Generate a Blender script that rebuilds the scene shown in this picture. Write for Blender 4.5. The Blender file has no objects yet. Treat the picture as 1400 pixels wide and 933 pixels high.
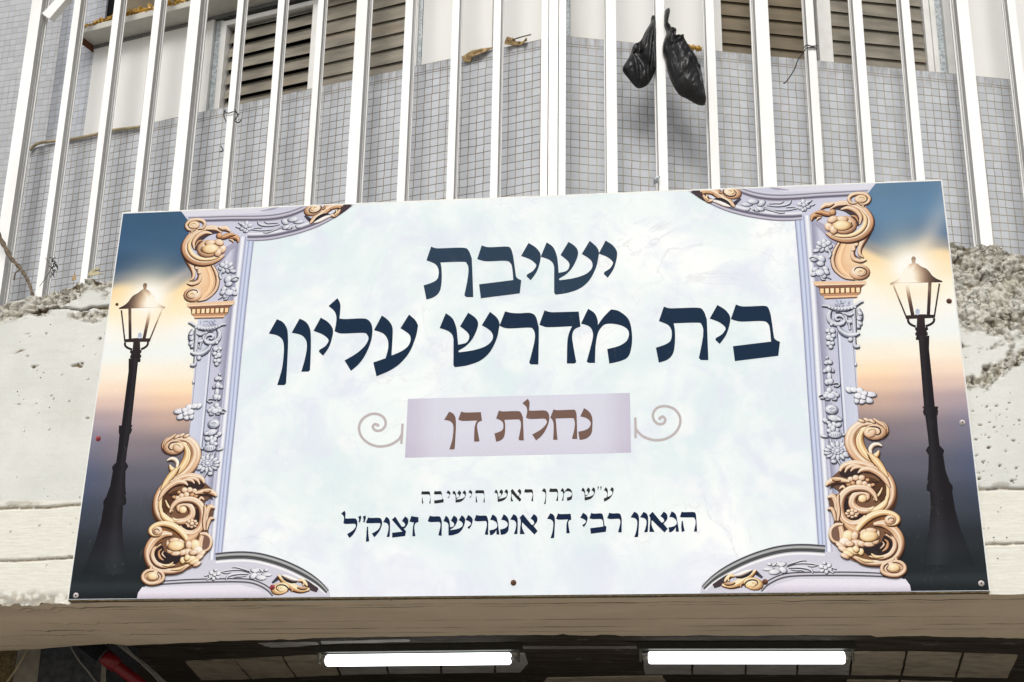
import bpy, bmesh, math, random
import numpy as np
from mathutils import Vector
from mathutils.geometry import tessellate_polygon

random.seed(7); RNG = np.random.default_rng(11)
scn = bpy.context.scene
COL = scn.collection

# ------------------------------------------------------------------ camera
F, CX, CY = 1931.0, 700.0, 466.5
def unit(v):
    v = np.array(v, float); return v / np.linalg.norm(v)
_Zc = unit((90, 5566, -F)); _Y = np.array((0, 0, -1.0)); _Yc = unit(_Y - _Y.dot(_Zc) * _Zc); _Xc = np.cross(_Yc, _Zc)
RM = np.array([_Xc, _Yc, _Zc])
EYE = np.array((0, 0, 1.6))
cam = bpy.data.cameras.new('camera'); cam.lens = F / 1400 * 36; cam.sensor_width = 36; cam.sensor_fit = 'HORIZONTAL'
cam.clip_start = 0.05; cam.clip_end = 2000
co = bpy.data.objects.new('camera', cam); COL.objects.link(co)
from mathutils import Matrix
M4 = Matrix.Identity(4)
for i in range(3):
    for j in range(3): M4[i][j] = RM[i][j]
    M4[i][3] = EYE[i]
co.matrix_world = M4
scn.camera = co

# ------------------------------------------------------------------ light: bright overcast sky
SUN_EL, SUN_AZ = 42.0, 190.0        # sun behind the viewer, a little to the left
w = bpy.data.worlds.new('World'); scn.world = w; w.use_nodes = True
nt = w.node_tree; nt.nodes.clear()
sky = nt.nodes.new('ShaderNodeTexSky'); sky.sky_type = 'NISHITA'; sky.sun_disc = False
sky.sun_elevation = math.radians(SUN_EL); sky.sun_rotation = math.radians(SUN_AZ); sky.dust_density = 4.0
hs = nt.nodes.new('ShaderNodeHueSaturation'); hs.inputs['Saturation'].default_value = 0.22
bg = nt.nodes.new('ShaderNodeBackground'); bg.inputs['Strength'].default_value = 0.10
wo = nt.nodes.new('ShaderNodeOutputWorld')
nt.links.new(sky.outputs[0], hs.inputs['Color']); nt.links.new(hs.outputs[0], bg.inputs[0]); nt.links.new(bg.outputs[0], wo.inputs[0])
sun = bpy.data.lights.new('sun', 'SUN'); sun.energy = 1.5; sun.angle = math.radians(24); sun.color = (1, 0.965, 0.91)
so = bpy.data.objects.new('sun', sun); COL.objects.link(so)
el, az = math.radians(SUN_EL), math.radians(SUN_AZ)
sd = Vector((math.sin(az) * math.cos(el), math.cos(az) * math.cos(el), math.sin(el)))
so.rotation_euler = sd.to_track_quat('Z', 'Y').to_euler(); so.location = (-4, -8, 14)
scn.view_settings.view_transform = 'Standard'; scn.view_settings.look = 'None'
scn.view_settings.exposure = 0.28; scn.view_settings.gamma = 1; scn.view_settings.use_curve_mapping = False

# ------------------------------------------------------------------ helpers
def s2l(c):
    c = np.array(c, float) / 255.0
    return np.where(c <= 0.04045, c / 12.92, ((c + 0.055) / 1.055) ** 2.4)
def ray(px, py): return RM @ np.array((px - CX, -(py - CY), -F))
def onplane(px, py, p0, n):
    d = ray(px, py); return EYE + d * ((p0 - EYE).dot(n) / d.dot(n))
def link(o, parent=None):
    COL.objects.link(o)
    if parent is not None: o.parent = parent
    return o
def tag(o, label=None, cat=None, group=None, kind=None):
    if label: o['label'] = label
    if cat: o['category'] = cat
    if group: o['group'] = group
    if kind: o['kind'] = kind
    return o
def thing(name, loc, label, cat, group=None):
    o = bpy.data.objects.new(name, None); o.location = loc; o.empty_display_size = 0.1
    COL.objects.link(o); return tag(o, label, cat, group)
def meshobj(name, verts, faces, mat, parent=None, smooth=False, cols=None, uvs=None, attrs=None):
    verts = np.asarray(verts, float)
    if parent is not None: org = np.array(parent.location if parent.parent is None else parent['org'])
    else: org = np.array((verts[:, 0].mean(), verts[:, 1].mean(), verts[:, 2].min()))
    me = bpy.data.meshes.new(name)
    me.from_pydata((verts - org).tolist(), [], [tuple(int(i) for i in f) for f in faces])
    mats = mat if isinstance(mat, (list, tuple)) else [mat]
    for m in mats: me.materials.append(m)
    if cols is not None:
        a = me.color_attributes.new('print', 'FLOAT_COLOR', 'POINT')
        c4 = np.ones((len(verts), 4)); c4[:, :3] = cols; a.data.foreach_set('color', c4.ravel())
    if uvs is not None:
        ul = me.uv_layers.new(name='metric'); uvs = np.asarray(uvs, float)
        li = np.empty(len(me.loops), int); me.loops.foreach_get('vertex_index', li)
        ul.data.foreach_set('uv', uvs[li].ravel())
    if attrs:
        for k, v in attrs.items():
            a = me.attributes.new(k, 'FLOAT', 'POINT'); a.data.foreach_set('value', np.asarray(v, float))
    if smooth: me.polygons.foreach_set('use_smooth', [True] * len(me.polygons))
    me.update()
    o = bpy.data.objects.new(name, me)
    if parent is None: o.location = org
    o['org'] = tuple(org)
    link(o, parent)
    return o

class MB:
    def __init__(s): s.v = []; s.f = []; s.uv = []
    def add(s, vs, fs):
        b = len(s.v); s.v += [tuple(map(float, q)) for q in vs]; s.f += [tuple(b + i for i in q) for q in fs]
    def prism(s, front, back):
        n = len(front); s.add(list(front) + list(back), [])
        b = len(s.v) - 2 * n
        tris = tessellate_polygon([[Vector(p) for p in front]])
        for t in tris: s.f.append(tuple(b + i for i in t)); s.f.append(tuple(b + n + i for i in reversed(t)))
        for i in range(n):
            j = (i + 1) % n; s.f.append((b + i, b + j, b + n + j, b + n + i))
    def box(s, o, ex, ey, ez):   # corner + three edge vectors
        o = np.array(o); ex = np.array(ex); ey = np.array(ey); ez = np.array(ez)
        vs = [o, o + ex, o + ex + ey, o + ey, o + ez, o + ex + ez, o + ex + ey + ez, o + ey + ez]
        s.add(vs, [(0, 3, 2, 1), (4, 5, 6, 7), (0, 1, 5, 4), (1, 2, 6, 5), (2, 3, 7, 6), (3, 0, 4, 7)])
    def tube(s, pts, r, seg=10, cap=True):
        pts = [np.array(p, float) for p in pts]; n = len(pts)
        rs = r if hasattr(r, '__len__') else [r] * n
        base = len(s.v); up = None
        for i, p in enumerate(pts):
            t = unit(pts[min(i + 1, n - 1)] - pts[max(i - 1, 0)])
            if up is None: up = np.array((0, 0, 1.0)) if abs(t[2]) < .9 else np.array((1.0, 0, 0))
            a = unit(np.cross(t, up)); bq = np.cross(a, t); up = bq
            for k in range(seg):
                th = 2 * math.pi * k / seg
                s.v.append(tuple(p + rs[i] * (a * math.cos(th) + bq * math.sin(th))))
        for i in range(n - 1):
            for k in range(seg):
                k2 = (k + 1) % seg
                s.f.append((base + i * seg + k, base + i * seg + k2, base + (i + 1) * seg + k2, base + (i + 1) * seg + k))
        if cap:
            s.f.append(tuple(base + k for k in reversed(range(seg)))); s.f.append(tuple(base + (n - 1) * seg + k for k in range(seg)))
    def build(s, name, mat, parent=None, smooth=False, bevel=0):
        o = meshobj(name, s.v, s.f, mat, parent, smooth)
        if bevel:
            bm = bmesh.new(); bm.from_mesh(o.data)
            bmesh.ops.remove_doubles(bm, verts=bm.verts, dist=1e-5)
            bmesh.ops.recalc_face_normals(bm, faces=bm.faces)
            bm.to_mesh(o.data); bm.free()
            m = o.modifiers.new('bevel', 'BEVEL'); m.width = bevel; m.segments = 2; m.limit_method = 'ANGLE'
        else:
            bm = bmesh.new(); bm.from_mesh(o.data); bmesh.ops.recalc_face_normals(bm, faces=bm.faces); bm.to_mesh(o.data); bm.free()
        return o

def crom(pts, step=6, closed=False):
    """Catmull-Rom through points (any dimension)"""
    P = np.array(pts, float); n = len(P); out = []
    if n < 3: 
        return np.array([P[0] + (P[-1] - P[0]) * k / step for k in range(step + 1)])
    for i in range(n - 1 if not closed else n):
        a = P[(i - 1) % n] if closed else P[max(i - 1, 0)]
        b, c = P[i], P[(i + 1) % n]
        d = P[(i + 2) % n] if closed else P[min(i + 2, n - 1)]
        for k in range(step):
            t = k / step
            out.append(.5 * (2 * b + (c - a) * t + (2 * a - 5 * b + 4 * c - d) * t * t + (3 * b - a - 3 * c + d) * t ** 3))
    if not closed: out.append(P[-1])
    return np.array(out)

# smooth value noise on arrays
_T = RNG.random((64, 64, 64))
def vnoise(x, y, z=0.0):
    x = np.asarray(x, float); y = np.asarray(y, float); z = np.zeros_like(x) + z
    xi = np.floor(x).astype(int); yi = np.floor(y).astype(int); zi = np.floor(z).astype(int)
    u = x - xi; v = y - yi; q = z - zi
    u = u * u * (3 - 2 * u); v = v * v * (3 - 2 * v); q = q * q * (3 - 2 * q)
    g = lambda a, b, c: _T[(xi + a) % 64, (yi + b) % 64, (zi + c) % 64]
    l0 = (g(0,0,0)*(1-u)+g(1,0,0)*u)*(1-v)+(g(0,1,0)*(1-u)+g(1,1,0)*u)*v
    l1 = (g(0,0,1)*(1-u)+g(1,0,1)*u)*(1-v)+(g(0,1,1)*(1-u)+g(1,1,1)*u)*v
    return l0 * (1 - q) + l1 * q
def fbm(x, y, z=0.0, o=4):
    r = 0; a = .5; k = 1
    for i in range(o): r = r + a * vnoise(x * k + 7.3 * i, y * k + 3.1 * i, z); a *= .5; k *= 2.03
    return r / (1 - .5 ** o)
def smooth(a, b, x):
    t = np.clip((x - a) / (b - a), 0, 1); return t * t * (3 - 2 * t)

# ------------------------------------------------------------------ materials
class N:
    """tiny node helper"""
    def __init__(s, name):
        s.m = bpy.data.materials.new(name); s.m.use_nodes = True; s.t = s.m.node_tree; s.b = s.t.nodes['Principled BSDF']
    def l(s, a, b): s.t.links.new(a, b)
    def val(s, x, i):
        if hasattr(x, 'is_linked') or isinstance(x, bpy.types.NodeSocket): s.l(x, i)
        else: i.default_value = x
    def math(s, op, a, b=0.0, c=None):
        q = s.t.nodes.new('ShaderNodeMath'); q.operation = op; s.val(a, q.inputs[0]); s.val(b, q.inputs[1])
        if c is not None: s.val(c, q.inputs[2])
        return q.outputs[0]
    def mix(s, f, a, b):
        q = s.t.nodes.new('ShaderNodeMix'); q.data_type = 'RGBA'
        s.val(f, q.inputs[0])
        for v, i in ((a, q.inputs[6]), (b, q.inputs[7])):
            if isinstance(v, bpy.types.NodeSocket): s.l(v, i)
            else: i.default_value = (*v, 1)
        return q.outputs[2]
    def coord(s, scale=(1, 1, 1), out='Object'):
        tc = s.t.nodes.new('ShaderNodeTexCoord'); mp = s.t.nodes.new('ShaderNodeMapping'); mp.inputs['Scale'].default_value = scale
        s.l(tc.outputs[out], mp.inputs[0]); return mp.outputs[0]
    def noise(s, vec, scale, detail=4, rough=.55, dist=0.0):
        q = s.t.nodes.new('ShaderNodeTexNoise'); q.inputs['Scale'].default_value = scale; q.inputs['Detail'].default_value = detail
        q.inputs['Roughness'].default_value = rough; q.inputs['Distortion'].default_value = dist
        s.l(vec, q.inputs['Vector']); return q.outputs['Fac']
    def ramp(s, x, a, b, lo=0.0, hi=1.0):
        q = s.t.nodes.new('ShaderNodeMapRange'); q.inputs[1].default_value = a; q.inputs[2].default_value = b
        q.inputs[3].default_value = lo; q.inputs[4].default_value = hi; q.clamp = True
        s.l(x, q.inputs[0]); return q.outputs[0]
    def bump(s, h, strength, dist):
        q = s.t.nodes.new('ShaderNodeBump'); q.inputs['Strength'].default_value = strength; q.inputs['Distance'].default_value = dist
        s.l(h, q.inputs['Height']); s.l(q.outputs[0], s.b.inputs['Normal'])
    def base(s, c):
        if isinstance(c, bpy.types.NodeSocket): s.l(c, s.b.inputs['Base Color'])
        else: s.b.inputs['Base Color'].default_value = (*c, 1)
    def set(s, rough=None, spec=None, metal=None):
        if rough is not None: s.val(rough, s.b.inputs['Roughness'])
        if spec is not None: s.b.inputs['Specular IOR Level'].default_value = spec
        if metal is not None: s.b.inputs['Metallic'].default_value = metal
        return s

def plain(name, c, rough=.6, spec=.3, var=.12, scale=18, bump=0.0, dirt=None, dirtamt=.5, stretch=(1, 1, 1)):
    k = N(name); v = k.coord(stretch)
    n1 = k.noise(v, scale, 5)
    c = np.array(c); a = c * (1 - var); b = np.minimum(c * (1 + var), .95)
    colr = k.mix(k.ramp(n1, .3, .7), tuple(a), tuple(b))
    if dirt is not None:
        n2 = k.noise(v, scale * .35, 6, .65)
        colr = k.mix(k.ramp(n2, .55, .75, 0, dirtamt), colr, tuple(dirt))
    k.base(colr); k.set(rough, spec)
    if bump: k.bump(k.noise(v, scale * 3, 6, .6), .6, bump)
    return k.m

M = {}
M['white_metal'] = plain('white_metal', (.86, .86, .85), .38, .4, .03, 6, 0, (.50, .48, .43), .25, (1, 1, .25))
M['aluminium'] = plain('aluminium_shaded', (.40, .40, .39), .42, .4, .05, 6, 0, (.25, .24, .21), .35, (1, 1, .25))  # grey for the bars' side faces, their shade put into the colour
M['white_panel'] = plain('white_panel', (.74, .74, .72), .55, .25, .03, 3, 0, (.50, .48, .42), .30, (1, 1, .35))
M['frame_paint'] = plain('frame_paint', (.72, .72, .70), .45, .3, .05, 9, 0, (.42, .39, .33), .35)
M['slat_grey'] = plain('slat_grey', (.235, .215, .175), .6, .2, .28, 6, 0, (.26, .175, .11), .9, (.6, .6, 3))
M['slat_brown'] = plain('slat_brown', (.165, .135, .09), .55, .25, .22, 5, 0, (.17, .165, .15), .8, (.6, .6, 3))
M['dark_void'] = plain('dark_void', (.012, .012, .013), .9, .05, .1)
M['canopy_paint'] = plain('canopy_paint', (.50, .49, .45), .7, .2, .06, 8, 0, (.30, .26, .2), .4)
M['hose'] = plain('hose', (.36, .30, .19), .5, .3, .2, 20)
M['bark'] = plain('bark', (.14, .11, .08), .9, .1, .45, 40, .004)
M['dead_leaf'] = plain('dead_leaf', (.38, .27, .14), .8, .1, .5, 30, .002, (.05, .03, .02), .9)
M['dark_leaf'] = plain('dark_leaf', (.09, .055, .025), .8, .1, .5, 30, .002, (.02, .013, .008), .9)
M['gold_tape'] = plain('gold_tape', (.42, .24, .04), .4, .4, .5, 60, 0, (.03, .02, .01), .9)
M['wire'] = plain('wire', (.03, .03, .03), .6, .2)
M['grey_wire'] = plain('grey_wire', (.22, .21, .19), .6, .2)
M['pale_straw'] = plain('pale_straw', (.40, .36, .24), .7, .1, .2, 30)
M['screw_head'] = plain('screw_head', (.55, .50, .49), .35, .5, .2, 60)
M['screw_red'] = plain('screw_red', (.36, .05, .06), .5, .3, .3, 60)
M['screw_rust'] = plain('screw_rust', (.14, .055, .03), .7, .2, .4, 60)
M['board_edge'] = plain('board_edge', (.72, .71, .66), .5, .3)
M['fixture'] = plain('fixture', (.035, .035, .025), .5, .3, .15, 10)
M['socket'] = plain('socket', (.16, .15, .12), .5, .3)
M['conduit'] = plain('conduit', (.21, .20, .18), .6, .2)
M['pipe_red'] = plain('pipe_red', (.17, .006, .010), .35, .4, .2, 20)
M['dark_paint'] = plain('dark_paint', (.045, .048, .055), .6, .25, .5, 26, .003, (.12, .12, .115), .45)
M['pale_stone'] = plain('pale_stone', (.22, .205, .17), .75, .15, .2, 14, .003)
M['rough_brown'] = plain('rough_brown', (.15, .115, .065), .95, .05, .5, 45, .02)
M['street'] = plain('street', (.36, .34, .31), .9, .1, .15, 2)

# galvanised metal
k = N('galvanised'); v = k.coord()
vo = k.t.nodes.new('ShaderNodeTexVoronoi'); vo.inputs['Scale'].default_value = 90; k.l(v, vo.inputs['Vector'])
sep = k.t.nodes.new('ShaderNodeSeparateColor'); k.l(vo.outputs['Color'], sep.inputs[0])
k.base(k.mix(sep.outputs[0], (.30, .34, .36), (.62, .67, .69))); k.set(.45, .5, .2); M['galvanised'] = k.m
M['galvanised_dirty'] = plain('galvanised_dirty', (.16, .165, .165), .5, .4, .35, 70, 0, (.05, .05, .05), .5)

# printed ink (vertex print) on the sign
k = N('print_ink'); at = k.t.nodes.new('ShaderNodeVertexColor'); at.layer_name = 'print'
v = k.coord(); grain = k.ramp(k.noise(v, 180, 3), .3, .7, .955, 1.03)
mm = k.t.nodes.new('ShaderNodeVectorMath'); mm.operation = 'SCALE'; k.l(at.outputs[0], mm.inputs[0]); k.l(grain, mm.inputs['Scale'])
vs_ = k.t.nodes.new('ShaderNodeTexVoronoi'); vs_.inputs['Scale'].default_value = 42; k.l(v, vs_.inputs['Vector'])
sc_ = k.t.nodes.new('ShaderNodeSeparateColor'); k.l(vs_.outputs['Color'], sc_.inputs[0])
speck = k.math('MULTIPLY', k.ramp(vs_.outputs['Distance'], .06, .11, 1, 0), k.ramp(sc_.outputs[0], .80, .9))
scuff = k.math('MULTIPLY', k.ramp(k.noise(k.coord((1, 1, .5)), 24, 6, .75), .60, .74), .16)
film = k.math('MAXIMUM', k.math('MULTIPLY', speck, .30), scuff)
k.base(k.mix(k.math('MULTIPLY', film, .35), mm.outputs[0], (.45, .44, .42)))
k.set(.5, .05); M['print'] = k.m

# marble print
k = N('marble_print'); v = k.coord()
n1 = k.noise(v, 1.6, 6, .6, .6); n2 = k.noise(v, 3.7, 6, .62, .8); n3 = k.noise(v, 7, 5, .6)
c = k.mix(k.ramp(n1, .38, .66), (.575, .665, .685), (.745, .77, .77))
c = k.mix(k.ramp(n2, .47, .66, 0, .85), c, (.585, .62, .70))
c = k.mix(k.ramp(n3, .52, .7, 0, .6), c, (.73, .74, .75))
# light grey veins
vn = k.noise(v, 1.15, 8, .62, 1.3)
vein = k.math('ABSOLUTE', k.math('SUBTRACT', vn, .5))
veinm = k.math('MULTIPLY', k.ramp(vein, 0.0, .010, 1, 0), k.ramp(n1, .5, .62))
c = k.mix(k.math('MULTIPLY', veinm, .5), c, (.50, .51, .56))
ob = k.t.nodes.new('ShaderNodeSeparateXYZ'); k.l(k.coord(), ob.inputs[0])
edge_ = k.math('MAXIMUM', k.ramp(k.math('ABSOLUTE', ob.outputs[0]), 1.15, 1.6, 0, .5), k.ramp(ob.outputs[2], .30, .06, 0, .45))
c = k.mix(k.math('MULTIPLY', edge_, k.ramp(n2, .3, .6, .5, 1)), c, (.63, .645, .73))
k.base(c); k.set(.5, .06); M['marble'] = k.m

# mosaic tiles in metres along the wall (u) and down from the wall top (v)
def tile_mat(name, tile, grout, pitch=.0525, cap=True, darken=None):
    k = N(name); uv = k.t.nodes.new('ShaderNodeUVMap'); uv.uv_map = 'metric'
    se = k.t.nodes.new('ShaderNodeSeparateXYZ'); k.l(uv.outputs[0], se.inputs[0]); u, vv = se.outputs[0], se.outputs[1]
    v0 = k.coord()
    wob = k.ramp(k.noise(v0, 11, 2), .3, .7, -.0025, .0025); wob2 = k.ramp(k.noise(v0, 9, 2), .3, .7, -.002, .002)
    u = k.math('ADD', u, wob); vv = k.math('ADD', vv, wob2)
    su = k.math('DIVIDE', u, pitch)
    if cap:
        # cap row (one tile), thin course, then regular rows
        big = k.math('GREATER_THAN', vv, .068)
        sv_low = k.math('DIVIDE', k.math('SUBTRACT', vv, .068), pitch)
        row_cap = k.math('LESS_THAN', vv, .052)
    else:
        sv_low = k.math('DIVIDE', vv, pitch)
    def edge(x):
        fr = k.math('FRACT', x); d = k.math('ABSOLUTE', k.math('SUBTRACT', fr, .5)); return k.math('SUBTRACT', .5, d)   # 0 at joint
    eu = edge(su); ev = edge(sv_low)
    if cap:
        ecap = k.math('DIVIDE', k.math('MINIMUM', k.math('ABSOLUTE', vv), k.math('ABSOLUTE', k.math('SUBTRACT', vv, .052))), pitch)
        ethin = k.math('DIVIDE', k.math('MINIMUM', k.math('ABSOLUTE', k.math('SUBTRACT', vv, .052)), k.math('ABSOLUTE', k.math('SUBTRACT', vv, .068))), pitch)
        nb = k.math('SUBTRACT', 1.0, big)
        eup = k.math('ADD', k.math('MULTIPLY', row_cap, ecap), k.math('MULTIPLY', k.math('SUBTRACT', 1.0, row_cap), ethin))
        ev = k.math('ADD', k.math('MULTIPLY', big, ev), k.math('MULTIPLY', nb, eup))
        thin = k.math('MULTIPLY', nb, k.math('SUBTRACT', 1.0, row_cap))
    e = k.math('MINIMUM', eu, ev)
    body = k.ramp(e, .026, .060)          # 0 in the joint
    cell = k.t.nodes.new('ShaderNodeCombineXYZ'); k.l(k.math('FLOOR', su), cell.inputs[0]); k.l(k.math('FLOOR', sv_low), cell.inputs[1])
    wn = k.t.nodes.new('ShaderNodeTexWhiteNoise'); wn.noise_dimensions = '2D'; k.l(cell.outputs[0], wn.inputs['Vector'])
    t = np.array(tile)
    tc = k.mix(wn.outputs['Value'], tuple(t * .90), tuple(np.minimum(t * 1.06, .9)))
    tc = k.mix(k.ramp(k.noise(v0, 60, 3), .40, .8, 0, .25), tc, tuple(t * .75))
    tc = k.mix(k.ramp(k.noise(v0, 1.7, 5, .65), .45, .75, 0, .35), tc, tuple(t * np.array((.78, .78, .76))))
    # soot running down from the wall top
    if cap:
        so = k.math('MULTIPLY', k.ramp(vv, 0.0, .13, 1, 0), k.ramp(k.noise(k.coord((9, 9, 1.2)), 3, 5, .7), .42, .66))
        tc = k.mix(k.math('MULTIPLY', so, .55), tc, (.07, .07, .07))
    g = np.array(grout)
    gc = k.mix(k.ramp(k.noise(v0, 2.6, 5, .7), .38, .66), tuple(g), tuple(g * np.array((.42, .40, .38))))
    horiz = k.math('LESS_THAN', ev, eu)          # bed joints hold the dirt
    gc = k.mix(k.math('MULTIPLY', horiz, .75), gc, tuple(g * np.array((.42, .42, .45))))
    k.base(k.mix(body, gc, tc)); k.set(.45, .3)
    k.bump(body, .5, .003)
    return k.m
M['tile'] = tile_mat('mosaic_tile', (.51, .53, .568), (.50, .45, .33))
M['tile_left'] = tile_mat('mosaic_tile_left', (.50, .52, .555), (.33, .275, .19))
M['tile_shaded'] = tile_mat('mosaic_tile_shaded', (.13, .135, .15), (.19, .18, .16), cap=False)  # recess strip: same tile with its shade put into the colour
M['tile_plain'] = tile_mat('mosaic_tile_plain', (.47, .50, .56), (.46, .42, .34), cap=False)
M['tile_far'] = tile_mat('mosaic_tile_far', (.43, .445, .475), (.47, .46, .41), cap=False)

# beam concrete: white lime paint over concrete with bare aggregate where it broke away
k = N('painted_concrete'); v = k.coord()
a1 = k.t.nodes.new('ShaderNodeAttribute'); a1.attribute_name = 'bare'
a2 = k.t.nodes.new('ShaderNodeAttribute'); a2.attribute_name = 'stain'
n1 = k.noise(v, 3, 6, .6); nf = k.noise(v, 75, 6, .7); nm = k.noise(v, 30, 5, .65)
paint = k.mix(k.ramp(n1, .35, .7), (.545, .555, .525), (.62, .625, .595))
paint = k.mix(k.ramp(k.noise(k.coord((.8, .8, 5)), 8, 6, .7), .5, .78, 0, .5), paint, (.49, .485, .43))
sz = k.t.nodes.new('ShaderNodeSeparateXYZ'); k.l(v, sz.inputs[0])
boards = k.ramp(sz.outputs[2], .485, .475, 0, 1)      # lower courses show the grain of the boards
grain_ = k.noise(k.coord((1.2, 1.2, 16)), 9, 7, .75)
paint = k.mix(boards, paint, k.mix(k.ramp(grain_, .42, .66), (.66, .655, .60), (.56, .545, .47)))
paint = k.mix(k.ramp(k.noise(v, 150, 4, .7), .55, .75, 0, .30), paint, (.40, .39, .34))
paint = k.mix(k.ramp(k.noise(k.coord((1, 1, .45)), 2.1, 7, .72), .53, .72, 0, .42), paint, (.47, .46, .40))
# specks (air holes)
vo = k.t.nodes.new('ShaderNodeTexVoronoi'); vo.inputs['Scale'].default_value = 26; k.l(v, vo.inputs['Vector'])
hole = k.math('MULTIPLY', k.ramp(vo.outputs['Distance'], .05, .10, 1, 0), k.ramp(k.noise(v, 4.5, 3), .54, .6))
paint = k.mix(hole, paint, (.10, .085, .06))
agg = k.mix(k.ramp(nm, .35, .65), (.47, .45, .375), (.70, .685, .625))
agg = k.mix(k.ramp(nf, .57, .70, 0, .85), agg, (.055, .045, .03))
dv = k.t.nodes.new('ShaderNodeVectorMath'); dv.operation = 'ADD'
nv = k.t.nodes.new('ShaderNodeTexNoise'); nv.inputs['Scale'].default_value = 14; nv.inputs['Detail'].default_value = 3; k.l(v, nv.inputs['Vector'])
nvs = k.t.nodes.new('ShaderNodeVectorMath'); nvs.operation = 'SCALE'; nvs.inputs['Scale'].default_value = .10; k.l(nv.outputs['Color'], nvs.inputs[0])
k.l(v, dv.inputs[0]); k.l(nvs.outputs[0], dv.inputs[1])
crev = None
for scl, wd, lo_ in ((21, .060, .50), (46, .08, .55)):
    ve = k.t.nodes.new('ShaderNodeTexVoronoi'); ve.feature = 'DISTANCE_TO_EDGE'; ve.inputs['Scale'].default_value = scl; k.l(dv.outputs[0], ve.inputs['Vector'])
    q_ = k.math('MULTIPLY', k.ramp(ve.outputs['Distance'], .015, wd, 1, 0), k.ramp(k.noise(v, 7 + scl * .1, 4, .65), lo_, lo_ + .10))
    crev = q_ if crev is None else k.math('MAXIMUM', crev, q_)
agg = k.mix(k.ramp(k.noise(v, 5, 4, .6), .52, .68, 0, .5), agg, (.56, .50, .36))
agg = k.mix(k.math('MULTIPLY', crev, .92), agg, (.040, .030, .018))
c = k.mix(a1.outputs['Fac'], paint, agg)
c = k.mix(a2.outputs['Fac'], c, k.mix(k.ramp(nm, .4, .6), (.035, .024, .012), (.20, .14, .065)))
k.base(c); k.set(.85, .15)
hsum = k.math('ADD', k.math('MULTIPLY', nf, k.math('ADD', .18, a1.outputs['Fac'])), k.math('MULTIPLY', k.math('ADD', hole, k.math('MULTIPLY', crev, a1.outputs['Fac'])), -1.0))
k.bump(hsum, .9, .012); M['beam'] = k.m

# soffit: tan painted board-marked concrete
k = N('tan_soffit'); v = k.coord((.32, 15.0, 1.0)); v1 = k.coord()
c = k.mix(k.ramp(k.noise(v1, 2.2, 5), .3, .7), (.63, .52, .38), (.73, .615, .46))
st = k.math('MULTIPLY', k.ramp(k.noise(v, 2.4, 7, .72), .61, .69), k.ramp(k.noise(v1, 1.6, 3), .42, .6))
c = k.mix(k.math('MULTIPLY', st, .55), c, (.14, .105, .07))
sy = k.t.nodes.new('ShaderNodeSeparateXYZ'); k.l(v1, sy.inputs[0])
for per, ph in ((.47, .0), (.83, .31)):
    yy = k.math('ADD', k.math('ADD', sy.outputs[1], k.math('MULTIPLY', sy.outputs[0], .117)), k.math('MULTIPLY', k.noise(v1, 3, 3), .03))
    ln = k.math('ABSOLUTE', k.math('SUBTRACT', k.math('FRACT', k.math('ADD', k.math('DIVIDE', yy, per), ph)), .5))
    lm = k.math('MULTIPLY', k.ramp(ln, .008, .03, 1, 0), k.ramp(k.noise(k.coord((1, 4, 1)), 2.2, 5, .7), .42, .58))
    c = k.mix(k.math('MULTIPLY', lm, .85), c, (.09, .065, .045))
c = k.mix(k.ramp(k.noise(v1, 70, 5, .7), .58, .72, 0, .35), c, (.22, .17, .12))
c = k.mix(k.ramp(k.noise(v1, .9, 6, .7), .5, .75, 0, .35), c, (.27, .22, .16))
k.base(c); k.set(.85, .1); k.bump(k.noise(v1, 60, 6, .65), .4, .008); M['soffit'] = k.m

# dark ceiling
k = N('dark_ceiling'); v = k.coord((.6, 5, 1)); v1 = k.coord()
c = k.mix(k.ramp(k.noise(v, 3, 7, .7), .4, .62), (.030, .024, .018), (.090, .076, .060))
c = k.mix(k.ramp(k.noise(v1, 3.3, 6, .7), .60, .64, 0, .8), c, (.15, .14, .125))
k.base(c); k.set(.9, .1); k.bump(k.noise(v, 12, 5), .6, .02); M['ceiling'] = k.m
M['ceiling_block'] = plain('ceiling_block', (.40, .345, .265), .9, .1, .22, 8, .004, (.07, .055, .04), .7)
M['ceiling_block_lit'] = plain('ceiling_block_lit', (.36, .35, .33), .9, .1, .2, 8, .004, (.09, .08, .07), .7)  # greyer copy for blocks by the tubes, their light put into the colour

# black bag plastic
k = N('black_plastic'); v = k.coord()
k.base((.009, .009, .010)); k.set(.40, .45)
hh = k.math('ADD', k.noise(k.coord((1, 1, .30)), 15, 3, .5, 1.6), k.math('MULTIPLY', k.noise(v, 60, 3), .12))
k.bump(hh, .55, .02); M['bag'] = k.m

k = N('lit_tube'); k.base((.9, .9, .9)); k.b.inputs['Emission Color'].default_value = (.93, .97, 1, 1); k.b.inputs['Emission Strength'].default_value = 2.8
M['tube'] = k.m

# ================================================================== planes of the place
A0 = np.array((0., 0., 0.))
def inter(a, b, c, d):
    A = np.cross((*a, 1), (*b, 1)); B = np.cross((*c, 1), (*d, 1)); x = np.cross(A, B); return x[:2] / x[2]
TL, TR, BR, BL = (168., 292.), (1287., 247.), (1353., 808.), (93., 820.)
SH = unit(ray(*inter(TL, TR, BL, BR))); SH = SH * np.sign(SH[0])
SV = unit(ray(*inter(TL, BL, TR, BR))); SV = SV * np.sign(SV[2])
SN = unit(np.cross(SH, SV)); SN = SN if SN[1] < 0 else -SN
_p = EYE + ray(*BL) / F * 6.5
_w = np.linalg.norm(onplane(*BR, _p, SN) - onplane(*BL, _p, SN))
S0 = EYE + (_p - EYE) * (4.2 / _w)          # bottom-left corner of the sign
SW = 4.2
SHT = np.linalg.norm(onplane(*TL, S0, SN) - S0)
def suv(px, py):
    q = onplane(px, py, S0, SN) - S0; return q.dot(SH), q.dot(SV)
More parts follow.
